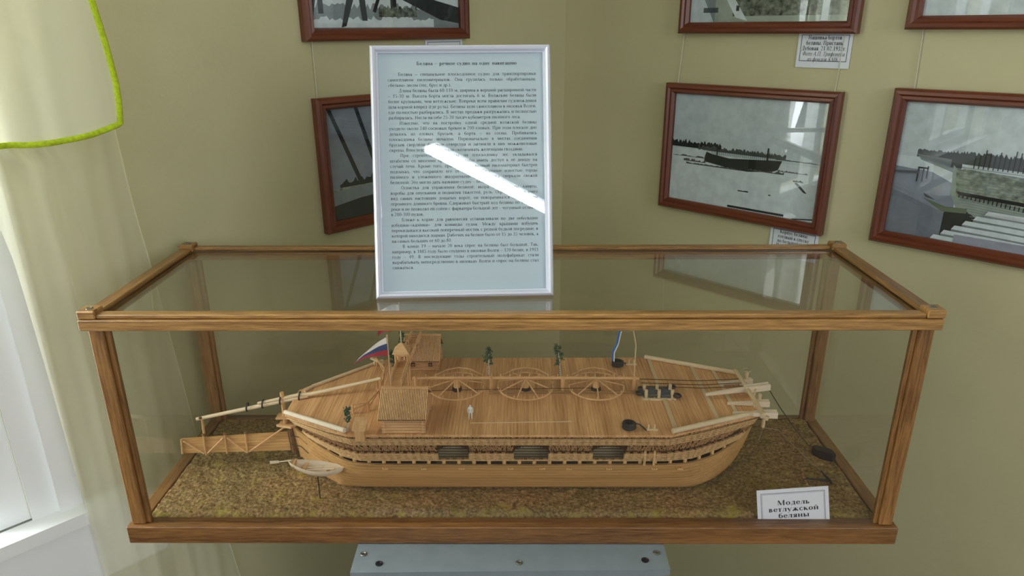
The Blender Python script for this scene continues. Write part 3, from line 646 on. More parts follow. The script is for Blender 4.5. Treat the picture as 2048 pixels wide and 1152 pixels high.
# flocked ground inside the case
b = MB()
from mathutils import noise as mn
def gz(x, y):
    z = .0292+.0022*mn.noise((x*22, y*22, 0))+.0022*mn.noise((x*75, y*75, 3))+.0016*mn.noise((x*200, y*200, 7))
    ed = min((y-.0225)/.016, (.283-y)/.006, (x+.5008)/.006, (.5008-x)/.006, 1)
    ed = max(0, ed); z -= .010*(1-math.sqrt(max(0, 1-(1-ed)**2)))
    return max(z, .0130)
NX, NY = 460, 126
b.grid(NY, NX, lambda i, j: (-.5008+1.0016*j/(NX-1), .0225+.2605*i/(NY-1), gz(-.5008+1.0016*j/(NX-1), .0225+.2605*i/(NY-1))))
def skirt(bb, n0, idx):
    for a_, b_ in zip(idx[:-1], idx[1:]):
        va, vb = bb.v[a_], bb.v[b_]; k = len(bb.v); bb.v += [(va[0], va[1], .0125), (vb[0], vb[1], .0125)]; bb.quad(a_, b_, k+1, k)
skirt(b, 0, list(range(NX))); skirt(b, 0, [(NY-1)*NX+j for j in range(NX)]); skirt(b, 0, [i*NX for i in range(NY)]); skirt(b, 0, [i*NX+NX-1 for i in range(NY)])
g = b.build('diorama_ground', 'moss', smooth=True, origin=(0, 0, 0)); tag(g, 'lumpy olive brown flocked ground filling the floor of the glass case', 'ground')

# ================================================================== SHIP
YC = .140
ship = empty('ship_model', (0, YC, .034), 'large wooden model of a flat decked river timber vessel inside the glass case', 'model ship')
def sp_part(b, name, mat, parent=ship, **k): return b.build(name, mat, parent, **k)
def ipl(tab, x):
    for (a, va), (c, vc) in zip(tab[:-1], tab[1:]):
        if a <= x <= c: return va+(vc-va)*(x-a)/(c-a) if c > a else va
    return tab[0][1] if x < tab[0][0] else tab[-1][1]
# gunwale and bottom as matching stations (x, half width, z)
GU = [(-.325, .0005, .101), (-.3185, .010, .0995), (-.303, .024, .0985), (-.274, .050, .0965), (-.238, .078, .0952), (-.207, .0905, .0945), (-.13, .093, .0943), (0, .094, .0943), (.13, .093, .0943), (.215, .092, .0945), (.247, .0885, .0950), (.286, .071, .0965), (.323, .040, .0985), (.347, .013, .1000), (.3585, .0005, .101)]
BO = [(-.319, .0005, .046), (-.312, .005, .043), (-.300, .016, .040), (-.2856, .029, .0375), (-.258, .048, .036), (-.235, .0585, .0355), (-.14, .060, .035), (0, .060, .035), (.13, .060, .035), (.215, .060, .035), (.2585, .0585, .0355), (.290, .045, .0365), (.316, .024, .038), (.332, .008, .041), (.3405, .0005, .046)]
def dens(T, n=6):
    out = []
    for i in range(len(T)-1):
        p0, p1, p2, p3 = T[max(i-1, 0)], T[i], T[i+1], T[min(i+2, len(T)-1)]
        for k in range(n):
            t = k/n; out.append(tuple(.5*((2*p1[j])+(-p0[j]+p2[j])*t+(2*p0[j]-5*p1[j]+4*p2[j]-p3[j])*t*t+(-p0[j]+3*p1[j]-3*p2[j]+p3[j])*t**3) for j in range(3)))
    out.append(T[-1]); return [(x, max(h, .0004), z) for x, h, z in out]
GUd, BOd = dens(GU), dens(BO); NS = len(GUd); NP = 9
def hullpt(s, r, off, side):   # s station, r 0..1 height, off outward
    g_, b_ = GUd[s], BOd[s]; bul = .10*math.sin(r*math.pi)
    hw = b_[1]+(g_[1]-b_[1])*min(1, r+bul); x = b_[0]+(g_[0]-b_[0])*min(1, r+bul*.6); z = b_[2]+(g_[2]-b_[2])*r
    return (x, YC+side*(hw+off), z)
b = MB()
for side in (-1, 1):
    for k in range(NP):
        r0, r1 = k/NP, (k+1)/NP
        b.m = 0; b.grid(NS, 3, lambda i, j: hullpt(i, (r0, r0, r1-.016)[j], (-.0006, .0010, .0011)[j], side))
        b.m = 1; b.grid(NS, 3, lambda i, j: hullpt(i, (r1-.016, r1, r1)[j], (.0011, .0015, -.0006)[j], side))
    b.m = 0
    b.grid(NS, 2, lambda i, j: hullpt(i, 1.0, (.0006, -.0028)[j], side))
    b.grid(NS, 8, lambda i, j: hullpt(i, 1-j/7, -.003 if i not in (0, NS-1) else 0, side))
sp_part(b, 'hull', ['hull', 'seam'])
b = MB(); b.grid(NS, 2, lambda i, j: (BOd[i][0], YC+(1 if j else -1)*BOd[i][1], BOd[i][2]+.0002)); sp_part(b, 'bottom_planks', 'hull')
b = MB()   # stern and bow stem posts
b.bar((-.3192, YC, .046), (-.3262, YC, .103), .0032, .0032, up=(0, 1, 0)); sp_part(b, 'stem_post', 'pine_z')
# hold and inner stack
def outline(T, inset, zfun=None, skip=2):
    near = [(x, YC-max(h-inset, 0)) for x, h, z in T if h > inset]; far = [(x, YC+max(h-inset, 0)) for x, h, z in T if h > inset]
    return near+far[::-1]
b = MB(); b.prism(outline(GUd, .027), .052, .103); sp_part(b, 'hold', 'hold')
# knees showing above the gunwale
xs = [-.30+.0208*i for i in range(31)]
for i, x in enumerate(xs):
    hw = ipl([(a, h) for a, h, z in GUd], x); zz = ipl([(a, z) for a, h, z in GUd], x)
    if hw < .02: continue
    for side in (-1, 1):
        b = MB(); yo = YC+side*(hw-.0055); ht = .0060+random.uniform(-.0008, .0012)
        b.tube([(x, yo+side*-.0008, zz-.007), (x, yo, zz), (x, yo+side*.0005, zz+ht-.001), (x, yo+side*.0005, zz+ht)], [.0026, .0027, .0026, .0014], 7)
        sp_part(b, 'rib', 'batten')
# small peg bundles on the hull strake
for x in (-.173, -.120, -.068, -.0005, .043, .080, .135, .197, .232):
    b = MB(); hw = .0925
    for dx in (-.0028, 0, .0028): b.tube([(x+dx, YC-hw+.002, .0885), (x+dx+.0006, YC-hw-.0022, .0887)], .0014, 6)
    sp_part(b, 'peg_bundle', 'batten')
# deck
DK = [(-.322, .098, .1425), (-.2150, .0255, .1545), (.2135, .0245, .1545), (.3520, .082, .1545), (.3520, .198, .1545), (.2150, .2560, .1545), (-.195, .2560, .1545), (-.2100, .2440, .1545), (-.305, .176, .1440), (-.322, .170, .1425)]
def dz(x, y=0): return .1545 if x > -.215 else .1545-(-.215-x)*.1125
b = MB()
n = 150; px_ = []
def yr(x):
    ys = []
    P = DK+[DK[0]]
    for (x0, y0, _), (x1, y1, _) in zip(P[:-1], P[1:]):
        if min(x0, x1) <= x <= max(x0, x1) and x0 != x1: ys.append(y0+(y1-y0)*(x-x0)/(x1-x0))
    return min(ys), max(ys)
x = -.322
while x < .3515:   # single planks laid across
    wd = min(.0046, .352-x); a0, a1 = yr(x+1e-5); c0, c1 = yr(x+wd-1e-5); jz = random.uniform(-.00012, .00012)
    b.hexa([(x+.0001, a0, dz(x)-.0022), (x+wd-.0001, c0, dz(x+wd)-.0022), (x+wd-.0001, c1, dz(x+wd)-.0022), (x+.0001, a1, dz(x)-.0022),
            (x+.0001, a0, dz(x)+jz+.0012), (x+wd-.0001, c0, dz(x+wd)+jz+.0012), (x+wd-.0001, c1, dz(x+wd)+jz+.0012), (x+.0001, a1, dz(x)+jz+.0012)])
    x += wd
sp_part(b, 'deck', 'deck')
# lumber stack below the deck: levels follow an outline that grows from gunwale to deck edge
def levels(u, inset=0):
    """u 0 at the gunwale .. 1 below the deck; returns closed list of (x,y)"""
    out = []
    base = [(-.296, .030), (-.262, .058), (-.232, .080), (-.205, .0905), (0, .0905), (.212, .0905), (.250, .084), (.290, .062), (.330, .034)]
    top = [(-.318, .042), (-.285, .064), (-.250, .088), (-.2145, .1105), (0, .1105), (.2125, .1105), (.262, .092), (.310, .072), (.347, .057)]
    pts = [((a[0]+(c[0]-a[0])*u), (a[1]+(c[1]-a[1])*u)-inset) for a, c in zip(base, top)]
    near = [(x, YC-h) for x, h in pts]; far = [(x, YC+h) for x, h in pts]
    return near+far[::-1]
def lz(u, x):   # height of a level, sloping with the stern deck
    z = .1005+.0525*u
    top = dz(x)-.0030
    return min(z, .1005+(top-.1005)*u) if x < -.215 else z
OPEN = [(-.0985, -.0570), (.0045, .0515), (.1120, .1545)]
def along(P):
    for i in range(len(P)):
        a, c = Vector(P[i]), Vector(P[(i+1) % len(P)]); yield a, c
def row(mb_b, mb_s, u, openings, sp_len=.0066, sp_step=.0108, h=.00115, hs=.0020, th=.0035, jitter=0):
    P = levels(u)
    for a, c in along(P):
        L_ = (c-a).length; d = (c-a)/L_ if L_ > 0 else Vector((1, 0)); nn = Vector((d.y, -d.x)); segs = [(0, L_)]
        if openings and abs(d.y) < .05:
            segs = []; lo = min(a.x, c.x); hi = max(a.x, c.x); cur_ = lo
            for o0, o1 in OPEN:
                if lo < o0 and o1 < hi+.2 and o0 < hi:
                    segs.append((cur_, min(o0, hi))); cur_ = min(o1, hi)
                elif o0 <= lo < o1: cur_ = min(o1, hi)
            if cur_ < hi: segs.append((cur_, hi))
            segs = [((s0-a.x)/d.x, (s1-a.x)/d.x) for s0, s1 in segs]; segs = [(min(s), max(s)) for s in segs]
        for s0, s1 in segs:
            if s1-s0 < .002: continue
            p = a+d*s0; q = a+d*s1; zp, zq = lz(u, p.x), lz(u, q.x)
            if mb_b is not None: mb_b.bar((p.x, p.y, zp), (q.x, q.y, zq), th, h)
            k = s0+.001
            while k < s1-sp_len*.6:
                r_ = a+d*(k+random.uniform(0, .001)); t_ = a+d*min(k+sp_len+random.uniform(-.0015, .001), s1)
                zr = lz(u, r_.x)+h/2+hs/2
                mb_s.bar((r_.x, r_.y, zr), (t_.x, t_.y, lz(u, t_.x)+h/2+hs/2), th*.9, hs)
                k += sp_step
b1 = MB(); b2 = MB()
for u in (.005, .065, .125, .185, .245): row(b1, b2, u, u > .01)
sp_part(b1, 'lower_battens', 'batten'); sp_part(b2, 'lower_billets', 'stick')
b1 = MB(); b2 = MB()
for u in (.640, .705, .770): row(b1, b2, u, False)
row(b1, b2, .83, False, hs=.0001, sp_len=.001, sp_step=.02)
sp_part(b1, 'upper_battens', 'batten'); sp_part(b2, 'upper_billets', 'stick')
# solid core panels, with the arched hatches cut through
b = MB()
def core(u0, u1, inset, holes):
    P0 = levels(u0, inset); P1 = levels(u1, inset); n_ = len(P0)
    for i in range(n_):
        j = (i+1) % n_; a0, c0, a1, c1 = P0[i], P0[j], P1[i], P1[j]
        straight = abs(c0[1]-a0[1]) < 1e-6 and abs(c0[0]-a0[0]) > .1
        if not (holes and straight):
            b.poly([(a0[0], a0[1], lz(u0, a0[0])), (c0[0], c0[1], lz(u0, c0[0])), (c1[0], c1[1], lz(u1, c1[0])), (a1[0], a1[1], lz(u1, a1[0]))]); continue
        lo, hi = min(a0[0], c0[0]), max(a0[0], c0[0]); N_ = 160
        for k in range(N_):
            xa = lo+(hi-lo)*k/N_; xb = lo+(hi-lo)*(k+1)/N_; xm = (xa+xb)/2; ub = u0
            for o0, o1 in OPEN:
                if o0 < xm < o1:
                    f_ = (xm-o0)/(o1-o0); ub = u0+(u1-u0)*(.50+.32*math.sin(f_*math.pi)**.6+.03*((k % 3)-1))
            ys = lambda u_: a0[1]+(a1[1]-a0[1])*(u_-u0)/(u1-u0)
            b.poly([(xa, ys(ub), lz(ub, xa)), (xb, ys(ub), lz(ub, xb)), (xb, ys(u1), lz(u1, xb)), (xa, ys(u1), lz(u1, xa))])
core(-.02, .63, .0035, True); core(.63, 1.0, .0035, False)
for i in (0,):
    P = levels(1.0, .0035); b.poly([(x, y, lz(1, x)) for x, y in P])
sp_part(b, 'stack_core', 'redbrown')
b = MB(); b.box(-.15, .19, YC-.068, YC+.068, .104, .150); sp_part(b, 'inner_stack', 'hold')
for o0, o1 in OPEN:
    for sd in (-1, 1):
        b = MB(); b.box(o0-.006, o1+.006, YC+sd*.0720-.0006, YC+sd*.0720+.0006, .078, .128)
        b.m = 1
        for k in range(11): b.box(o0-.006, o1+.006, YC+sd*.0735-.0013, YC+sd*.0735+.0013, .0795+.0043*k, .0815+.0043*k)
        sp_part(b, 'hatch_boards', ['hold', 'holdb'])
b = MB()   # crossed offcuts between the two banks of battens, and the row of ends right under the deck
rr = random.Random(5)
def stick_row(u0, u1, step, amp, r_, skip_holes, inset):
    P0 = levels(u0, inset); P1 = levels(u1, inset); n_ = len(P0)
    for i in range(n_):
        j = (i+1) % n_; L_ = math.dist(P0[i], P0[j]); m_ = max(1, int(L_/step))
        for k in range(m_):
            f_ = (k+rr.random())/m_; g_ = max(0, min(1, f_+rr.uniform(-amp, amp)/max(L_, .01)))
            pa = [P0[i][q]+(P0[j][q]-P0[i][q])*f_ for q in (0, 1)]; pb = [P1[i][q]+(P1[j][q]-P1[i][q])*g_ for q in (0, 1)]
            if skip_holes and any(o0-.001 < pa[0] < o1+.001 or o0 < pb[0] < o1 for o0, o1 in OPEN): continue
            b.bar((pa[0], pa[1], lz(u0, pa[0])+rr.uniform(0, .001)), (pb[0], pb[1], lz(u1, pb[0])-rr.uniform(0, .001)), r_*2, r_*1.6)
stick_row(.31, .46, .0017, .004, .0005, True, .003)
stick_row(.44, .61, .0017, .004, .0005, True, .003)
stick_row(.36, .54, .0026, .010, .0005, True, .0028)
stick_row(.86, .985, .0030, .007, .0010, False, .001)
sp_part(b, 'offcut_sticks', 'stick')
b = MB(); P = levels(1.0, -.0012)
for a, c in along(P): b.bar((a.x, a.y, lz(1, a.x)-.0012), (c.x, c.y, lz(1, c.x)-.0012), .002, .0018)
sp_part(b, 'deck_edge_rail', 'batten')
for x in (.183, .196):
    b = MB(); b.tube([(x, .0455, .0955), (x, .0440, .1190)], .0018, 8); sp_part(b, 'fender_post', 'batten')
# edge logs on the deck
DZ = .1557
def log(p, q, r0, r1, name, mat, parent=ship):
    b = MB(); b.tube([p, Vector(p).lerp(Vector(q), .5), q], [r0, (r0+r1)/2, r1], 12); return sp_part(b, name, mat, parent)
log((-.3205, .0985, .1472), (-.2190, .0305, .1590), .0034, .0036, 'edge_log', 'lime')  # paler than the other edge logs: light falling on it put into its colour
log((-.2060, .2400, .1590), (-.3015, .1735, .1485), .0026, .0026, 'edge_log', 'pale')
log((-.3015, .1735, .1485), (-.3105, .160, .1470), .0022, .0022, 'edge_log', 'pale')
log((.2139, .0285, .1592), (.3440, .0790, .1592), .0036, .0036, 'edge_log', 'pale')
log((.2144, .2520, .1592), (.3456, .1960, .1592), .0034, .0034, 'edge_log', 'pale')
for x, y0, y1 in ((.2200, .034, .246), (.2825, .060, .222), (.3130, .072, .208)):
    b = MB(); b.box(x-.0028, x+.0028, y0, y1, .1560, .1576, .0004); sp_part(b, 'cross_batten', 'pale_y')
# bow beams
def beam(name, p, q, w0, w1, groove=True):
    b = MB(); p = Vector(p); q = Vector(q); s_ = p.lerp(q, .62)
    b.bar(p, s_, w0*.5, w0*.6, w2=w1*.75, h2=w1*.8)
    if groove:
        d = (q-p).normalized(); nx = Vector((d.y, -d.x, 0)).normalized()
        for sg in (-1, 1): b.bar(s_+nx*sg*w1*.34, q+nx*sg*w1*.42, w1*.42, w1*1.15)
        b.bar(s_, q, w1*.5, w1*.5)
    sp_part(b, name, 'lime')
beam('bow_beam', (.2790, .1190, .1640), (.3735, .1330, .1700), .0060, .0078)
beam('bow_beam', (.3090, .1620, .1585), (.3600, .1665, .1610), .0060, .0066)
beam('bow_beam', (.3060, .1030, .1585), (.3640, .1010, .1600), .0056, .0070)
beam('bow_beam', (.3060, .0760, .1585), (.3650, .0710, .1600), .0056, .0078)
log((.3400, .1850, .1690), (.3405, .0540, .1690), .0030, .0030, 'cross_log', 'pale_y')
for x, y, h in ((.3510, .1680, .176), (.3500, .1270, .1700), (.3500, .1050, .1720), (.3475, .0620, .1620)):
    b = MB(); b.tube([(x, y, .1565), (x+.0015, y, h)], .0026, 9); sp_part(b, 'bow_post', 'pale_y')
for x, y in ((.3515, .0800), (.3520, .1960)):
    b = MB(); b.tube([(x, y, .1500), (x, y, .1350), (x, y, .1330)], [.0026, .0026, .0012], 9); sp_part(b, 'corner_knob', 'pale_y')
b = MB(); b.ring((.3515, .1700, .1765), .0055, .0012, 20, 6); sp_part(b, 'rope_ring', 'twine')
b = MB(); b.box(.1860, .2420, YC-.001, YC+.0, .156, .1561); 
# centre line: footing, posts, long rail with pegs
b = MB(); b.box(-.032, .186, .1380, .1420, .1560, .1578, .0004); b.box(-.032, .186, .1330, .1350, .1560, .1570); sp_part(b, 'centre_footing', 'deckx')
for x in (-.1393, -.0287, .0759, .1798):
    b = MB(); b.tube([(x, .144, .1560), (x, .144, .1810)], .0029, 10); sp_part(b, 'rail_post', 'pine_z')
b = MB(); b.tube([(-.1440, .144, .1775), (.02, .144, .1778), (.1875, .144, .1768)], .0024, 10)
for i in range(22): b.tube([(-.125+.0138*i, .144, .178), (-.125+.0138*i+random.uniform(-.001, .001), .145, .1835)], .0008, 5)
for i in range(12): b.ring((-.11+.0245*i, .144, .1776), .0032, .0004, 12, 4, 'X')
sp_part(b, 'long_rail', 'pine')
# capstan wheels
def wheel(cx):
    w_ = MB(); cyy = .1455; R = .0425; zr = .1640
    w_.ring((cx, cyy, zr), R*.95, .0013, 56, 8, ry=R)
    rim = sp_part(w_, 'capstan_wheel', 'pine')
    s_ = MB()
    for k in range(18):
        a = 2*math.pi*(k+.3)/18; s_.tube([(cx+R*.95*math.cos(a), cyy+R*math.sin(a), zr), (cx+R*.95*math.cos(a), cyy+R*math.sin(a), zr+.0052)], .0007, 5)
    s_.build('peg', 'pine_z', rim)
    for k in range(8):
        a = 2*math.pi*(k+.5)/8+cx*3
        s_ = MB(); s_.tube([(cx+.003*math.cos(a), cyy+.003*math.sin(a), .1745), (cx+R*.95*math.cos(a), cyy+R*math.sin(a), zr+.001)], .0010, 6)
        s_.build('spoke', 'pine', rim)
    s_ = MB(); s_.lathe((cx, cyy, .1560), [(.0062, 0), (.0060, .004), (.0048, .008), (.0042, .015), (.0036, .0195)], 14); s_.build('hub', 'pine_z', rim)
    s_ = MB()
    for k in range(4): s_.ring((cx, cyy, .1575+.0014*k), .0066-.0003*k, .0008, 20, 5)
    s_.build('rope_turns', 'cord', rim)
    s_ = MB()   # loose frame of thin poles over the far half
    A_ = [(cx-.034, .176, .166), (cx-.018, .186, .170), (cx, .190, .1715), (cx+.018, .187, .170), (cx+.034, .178, .166)]
    for p, q in zip(A_[:-1], A_[1:]): s_.tube([p, q], .0011, 6)
    for p in A_[1:4]: s_.tube([p, (p[0], p[1], .1565)], .0009, 6)
    s_.build('guide_poles', 'pine', rim)
for cx in (-.0795, .0215, .1250): wheel(cx)
for y in (.1626, .1500, .1400):
    b = MB(); b.tube([(.192, y, .166), (.28, y-.002, .164), (.345, y-.005, .169)], .00055, 6); sp_part(b, 'haul_rope', 'cord')
b = MB(); b.tube([(-.125, .128, .165), (.0, .130, .167), (.12, .133, .167)], .00045, 5); sp_part(b, 'haul_rope', 'cord')

# cabins
def cabin(y_eave_n, y_ridge, y_eave_f, x0, x1, wy0, wy1, ze, zr, windows):
    wx0, wx1 = x0+.0060, x1-.0045; zb = .1558
    b = MB(); n_ = 6; hh = (ze-.0005-zb)/n_; r_ = hh/2*1.05
    b.box(wx0+.001, wx1-.001, wy0+.001, wy1-.001, zb, ze)
    for k in range(n_):
        z = zb+hh*(k+.5)
        for y in (wy0, wy1): b.tube([(wx0-.0035, y, z), (wx1+.0035, y, z)], r_, 8)
        for x in (wx0, wx1): b.tube([(x, wy0-.0035, z+hh*.3), (x, wy1+.0035, z+hh*.3)], r_, 8)
    k = 0; z = ze
    while z < zr-.004:   # gable logs
        f_ = (z-ze)/(zr-ze)
        for x in (wx0, wx1): b.tube([(x, wy0+(y_ridge-wy0)*f_, z), (x, wy1+(y_ridge-wy1)*f_, z)], r_, 8)
        z += hh
    cb = sp_part(b, 'cabin', 'pine')
    for (ya) in (y_eave_n, y_eave_f):
        b = MB(); n2 = int((x1-x0)/.0022)
        zz = ze-.001 if ya == y_eave_n else zr-(zr-ze)*abs(ya-y_ridge)/abs(y_eave_n-y_ridge)
        for i in range(n2+1):
            x = x0+(x1-x0)*i/n2; b.tube([(x, y_ridge, zr), (x, ya, zz)], .00086, 6)
        b.m = 1; b.hexa([(x0, y_ridge, zr-.0018), (x1, y_ridge, zr-.0018), (x1, ya, zz-.0018), (x0, ya, zz-.0018), (x0, y_ridge, zr-.0004), (x1, y_ridge, zr-.0004), (x1, ya, zz-.0004), (x0, ya, zz-.0004)])
        b.build('roof', ['pine_y', 'brown'], cb)
    b = MB(); b.bar((x0-.001, y_ridge, zr+.0012), (x1+.001, y_ridge, zr+.0012), .0036, .0022); b.build('ridge_beam', 'pine', cb)
    for (x, z) in windows:
        b = MB(); b.box(x-.0028, x+.0028, wy0-.0036, wy0-.0022, z-.0030, z+.0030); wd = b.build('window', 'black', cb)
        b = MB(); b.box(x-.0003, x+.0003, wy0-.0042, wy0-.0034, z-.0032, z+.0032); b.box(x-.0030, x+.0030, wy0-.0042, wy0-.0034, z-.0003, z+.0003); b.build('glazing_bar', 'pine', wd)
    return cb
cabin(.0225, .0600, .0975, -.1720, -.1105, .0300, .0900, .1810, .2060, [])
cabin(.2000, .2320, .2620, -.1665, -.1110, .2125, .2510, .1780, .2065, [(-.1530, .1665), (-.1260, .1665)])
# bridge between the cabin ridges with the carved booth
b = MB(); xb = -.1565
BR = [(.066, .2050, xb+.003, .0145), (.095, .2015, xb+.001, .0155), (.128, .1990, xb, .0165), (.152, .1990, xb+.001, .0165), (.195, .2030, xb+.006, .0150), (.228, .2075, xb+.009, .0140)]
for (y0, z0, xa, wa), (y1, z1, xc, wc) in zip(BR[:-1], BR[1:]):
    m_ = max(2, int((y1-y0)/.0045))
    for k in range(m_):
        f_ = (k+.5)/m_; y = y0+(y1-y0)*f_; z = z0+(z1-z0)*f_; xm = xa+(xc-xa)*f_; wm = wa+(wc-wa)*f_
        b.box(xm-wm/2, xm+wm/2, y-.0019, y+.0019, z-.0008, z+.0008)
    for sg in (-1, 1): b.bar((xa+sg*wa/2, y0, z0-.001), (xc+sg*wc/2, y1, z1-.001), .0014, .0026)
brg = sp_part(b, 'bridge', 'pine')
for sg in (-1, 1):
    for (i0, i1) in ((0, 2), (3, 5)):
        b = MB()
        for (y0, z0, xa, wa), (y1, z1, xc, wc) in zip(BR[i0:i1], BR[i0+1:i1+1]):
            p = Vector((xa+sg*wa/2, y0, z0)); q = Vector((xc+sg*wc/2, y1, z1)); H_ = Vector((0, 0, .0105))
            b.tube([p+H_, q+H_], .0010, 6); m_ = 4
            for k in range(m_+1): b.tube([p.lerp(q, k/m_), p.lerp(q, k/m_)+H_], .0008, 5)
            for k in range(m_): b.tube([p.lerp(q, k/m_), p.lerp(q, (k+1)/m_)+H_], .0007, 5); b.tube([p.lerp(q, (k+1)/m_), p.lerp(q, k/m_)+H_], .0007, 5)
        b.build('lattice_rail', 'pine_y', brg)
b = MB(); hb = .0085; yb = .140; zf = .1995
for dx in (-1, 1):
    for dy in (-1, 1): b.tube([(xb+dx*hb, yb+dy*hb, zf-.043), (xb+dx*hb, yb+dy*hb, zf+.0235)], .0011, 7)
b.box(xb-hb, xb+hb, yb-hb, yb+hb, zf-.001, zf+.0005)
b.box(xb-hb, xb-hb+.001, yb-hb, yb+hb, zf, zf+.009); b.box(xb+hb-.001, xb+hb, yb-hb, yb+hb, zf, zf+.009)
b.box(xb-hb, xb+hb, yb-hb-.0004, yb-hb+.0004, zf+.0190, zf+.0235)
for dx in (-.0045, .0045): b.tube([(xb+dx, yb-hb, zf+.0140), (xb+dx, yb-hb, zf+.0200)], .0012, 6)
booth = sp_part(b, 'booth', 'pine_z')
b = MB(); e = .0122
b.add([(xb-e, yb-e, zf+.0235), (xb+e, yb-e, zf+.0235), (xb+e, yb+e, zf+.0235), (xb-e, yb+e, zf+.0235), (xb-e*.45, yb-e*.45, zf+.0320), (xb+e*.45, yb-e*.45, zf+.0320), (xb+e*.45, yb+e*.45, zf+.0320), (xb-e*.45, yb+e*.45, zf+.0320), (xb, yb, zf+.0375)],
      [(3, 2, 1, 0), (0, 1, 5, 4), (1, 2, 6, 5), (2, 3, 7, 6), (3, 0, 4, 7), (4, 5, 8), (5, 6, 8), (6, 7, 8), (7, 4, 8)])
b.build('booth_roof', 'pine', booth)
# flags
def flag(pole, pts_fn, names, label, rod='pale_y', r=.0009):
    b = MB(); b.tube(pole, r, 8); b.lathe(Vector(pole[-1])+Vector((0, 0, 0)), [(r*1.6, 0), (r*1.2, .001), (r*.2, .0018)], 8)
    po = sp_part(b, 'flagpole', rod)
    b = MB(); b.m = 0; n_ = 24
    for band in range(3):
        b.m = band; b.grid(4, n_+1, lambda i, j: pts_fn(j/n_, (band+i/3)/3))
    fo = b.build('flag', names, po, smooth=True); fo['label'] = label; return po
def fl1(u, v):   # u along the fly, v from top to bottom
    top = Vector((-.1815, .1595, .2360)).lerp(Vector((-.2300, .1610, .1945)), u); bot = Vector((-.1808, .1595, .2055)).lerp(Vector((-.2345, .1610, .1915)), u)
    p = top.lerp(bot, v); p.z += .010*math.sin(u*math.pi)*(1-.75*v)*(.35) + .004*math.sin(math.pi*u)*v; p.y += .0035*math.sin(u*9+v*2)*u; return p
flag([(-.1795, .1600, .1560), (-.1800, .1600, .2385)], fl1, ['fw', 'fb', 'fr'], 'white, blue and red striped flag drooping to the left')
def fl2(u, v):
    top = Vector((-.1555, yb, .2930)).lerp(Vector((-.1870, yb+.003, .2800)), u); bot = Vector((-.1575, yb, .2520)).lerp(Vector((-.1905, yb+.003, .2440)), u)
    p = top.lerp(bot, v); p.z += .006*math.sin(u*math.pi)*(1-v)+.006*math.sin(u*math.pi)*v; p.y += .003*math.sin(u*8+v); return p
flag([(xb, yb, zf+.0365), (xb+.0005, yb, .2965)], fl2, ['fw', 'fb', 'fr'], 'white, blue and red striped flag above the booth')
def fl3(u, v):
    C_ = [Vector((.1735, .144, .2530)), Vector((.1560, .144, .2515)), Vector((.1530, .144, .2320)), Vector((.1478, .144, .2190)), Vector((.1480, .144, .2045))]
    k = u*4; i = min(3, int(k)); p = C_[i].lerp(C_[i+1], k-i); wd = .0036*(1 if i else .4)
    return p+Vector((wd*(.5-v) if i else 0, .004*(v-.5), (wd*(.5-v) if i == 0 else 0)))
flag([(.1798, .144, .1805), (.1795, .1435, .2300), (.1745, .143, .2545)], fl3, ['fw', 'fbl', 'fbl'], 'limp blue flag with white edge hanging from a leaning pole')
# light railing on the stern deck
FP = [(-.2185, .0800, .156), (-.1985, .0880, .156), (-.1900, .1200, .156), (-.1900, .1520, .156), (-.1935, .1900, .156), (-.2130, .2260, .156)]
b = MB()
for p in FP: b.tube([p, (p[0], p[1], p[2]+.015)], .0014, 7)
for p, q in zip(FP[:-1], FP[1:]):
    b.tube([(p[0], p[1], .1695), (q[0], q[1], .1695)], .0012, 6); b.tube([(p[0], p[1], .1620), (q[0], q[1], .1680)], .0010, 6)
sp_part(b, 'stern_railing', 'pine')
for y in (.1600,):
    b = MB(); b.tube([(-.1965, .1440, .1555), (-.1965, .1440, .1760)], .0016, 8); b.bar((-.1965, .138, .1765), (-.1965, .150, .1765), .0022, .0022); sp_part(b, 'tiller_rest', 'pine_z')
b = MB(); b.bar((-.2230, .2330, .1665), (-.2000, .2180, .1640), .004, .0025); b.tube([(-.2170, .2290, .156), (-.2170, .2290, .1660)], .0016, 8); sp_part(b, 'leaning_plank', 'pale')
# outhouse at the near edge
b = MB(); b.box(-.2030, -.1905, .0178, .0310, .1500, .1665); hut = sp_part(b, 'small_hut', 'pine_z')
b = MB()
for k in range(13): b.tube([(-.2055+.00138*k, .0168, .1670), (-.2055+.00138*k, .0360, .1763)], .00072, 6)
b.hexa([(-.2055, .0168, .1658), (-.1890, .0168, .1658), (-.1890, .0360, .1750), (-.2055, .0360, .1750), (-.2055, .0168, .1668), (-.1890, .0168, .1668), (-.1890, .0360, .1762), (-.2055, .0360, .1762)])
b.tube([(-.2030, .0350, .156), (-.2030, .0350, .1750)], .0012, 6); b.tube([(-.1905, .0350, .156), (-.1905, .0350, .1750)], .0012, 6)
b.build('hut_roof', 'pine_y', hut)
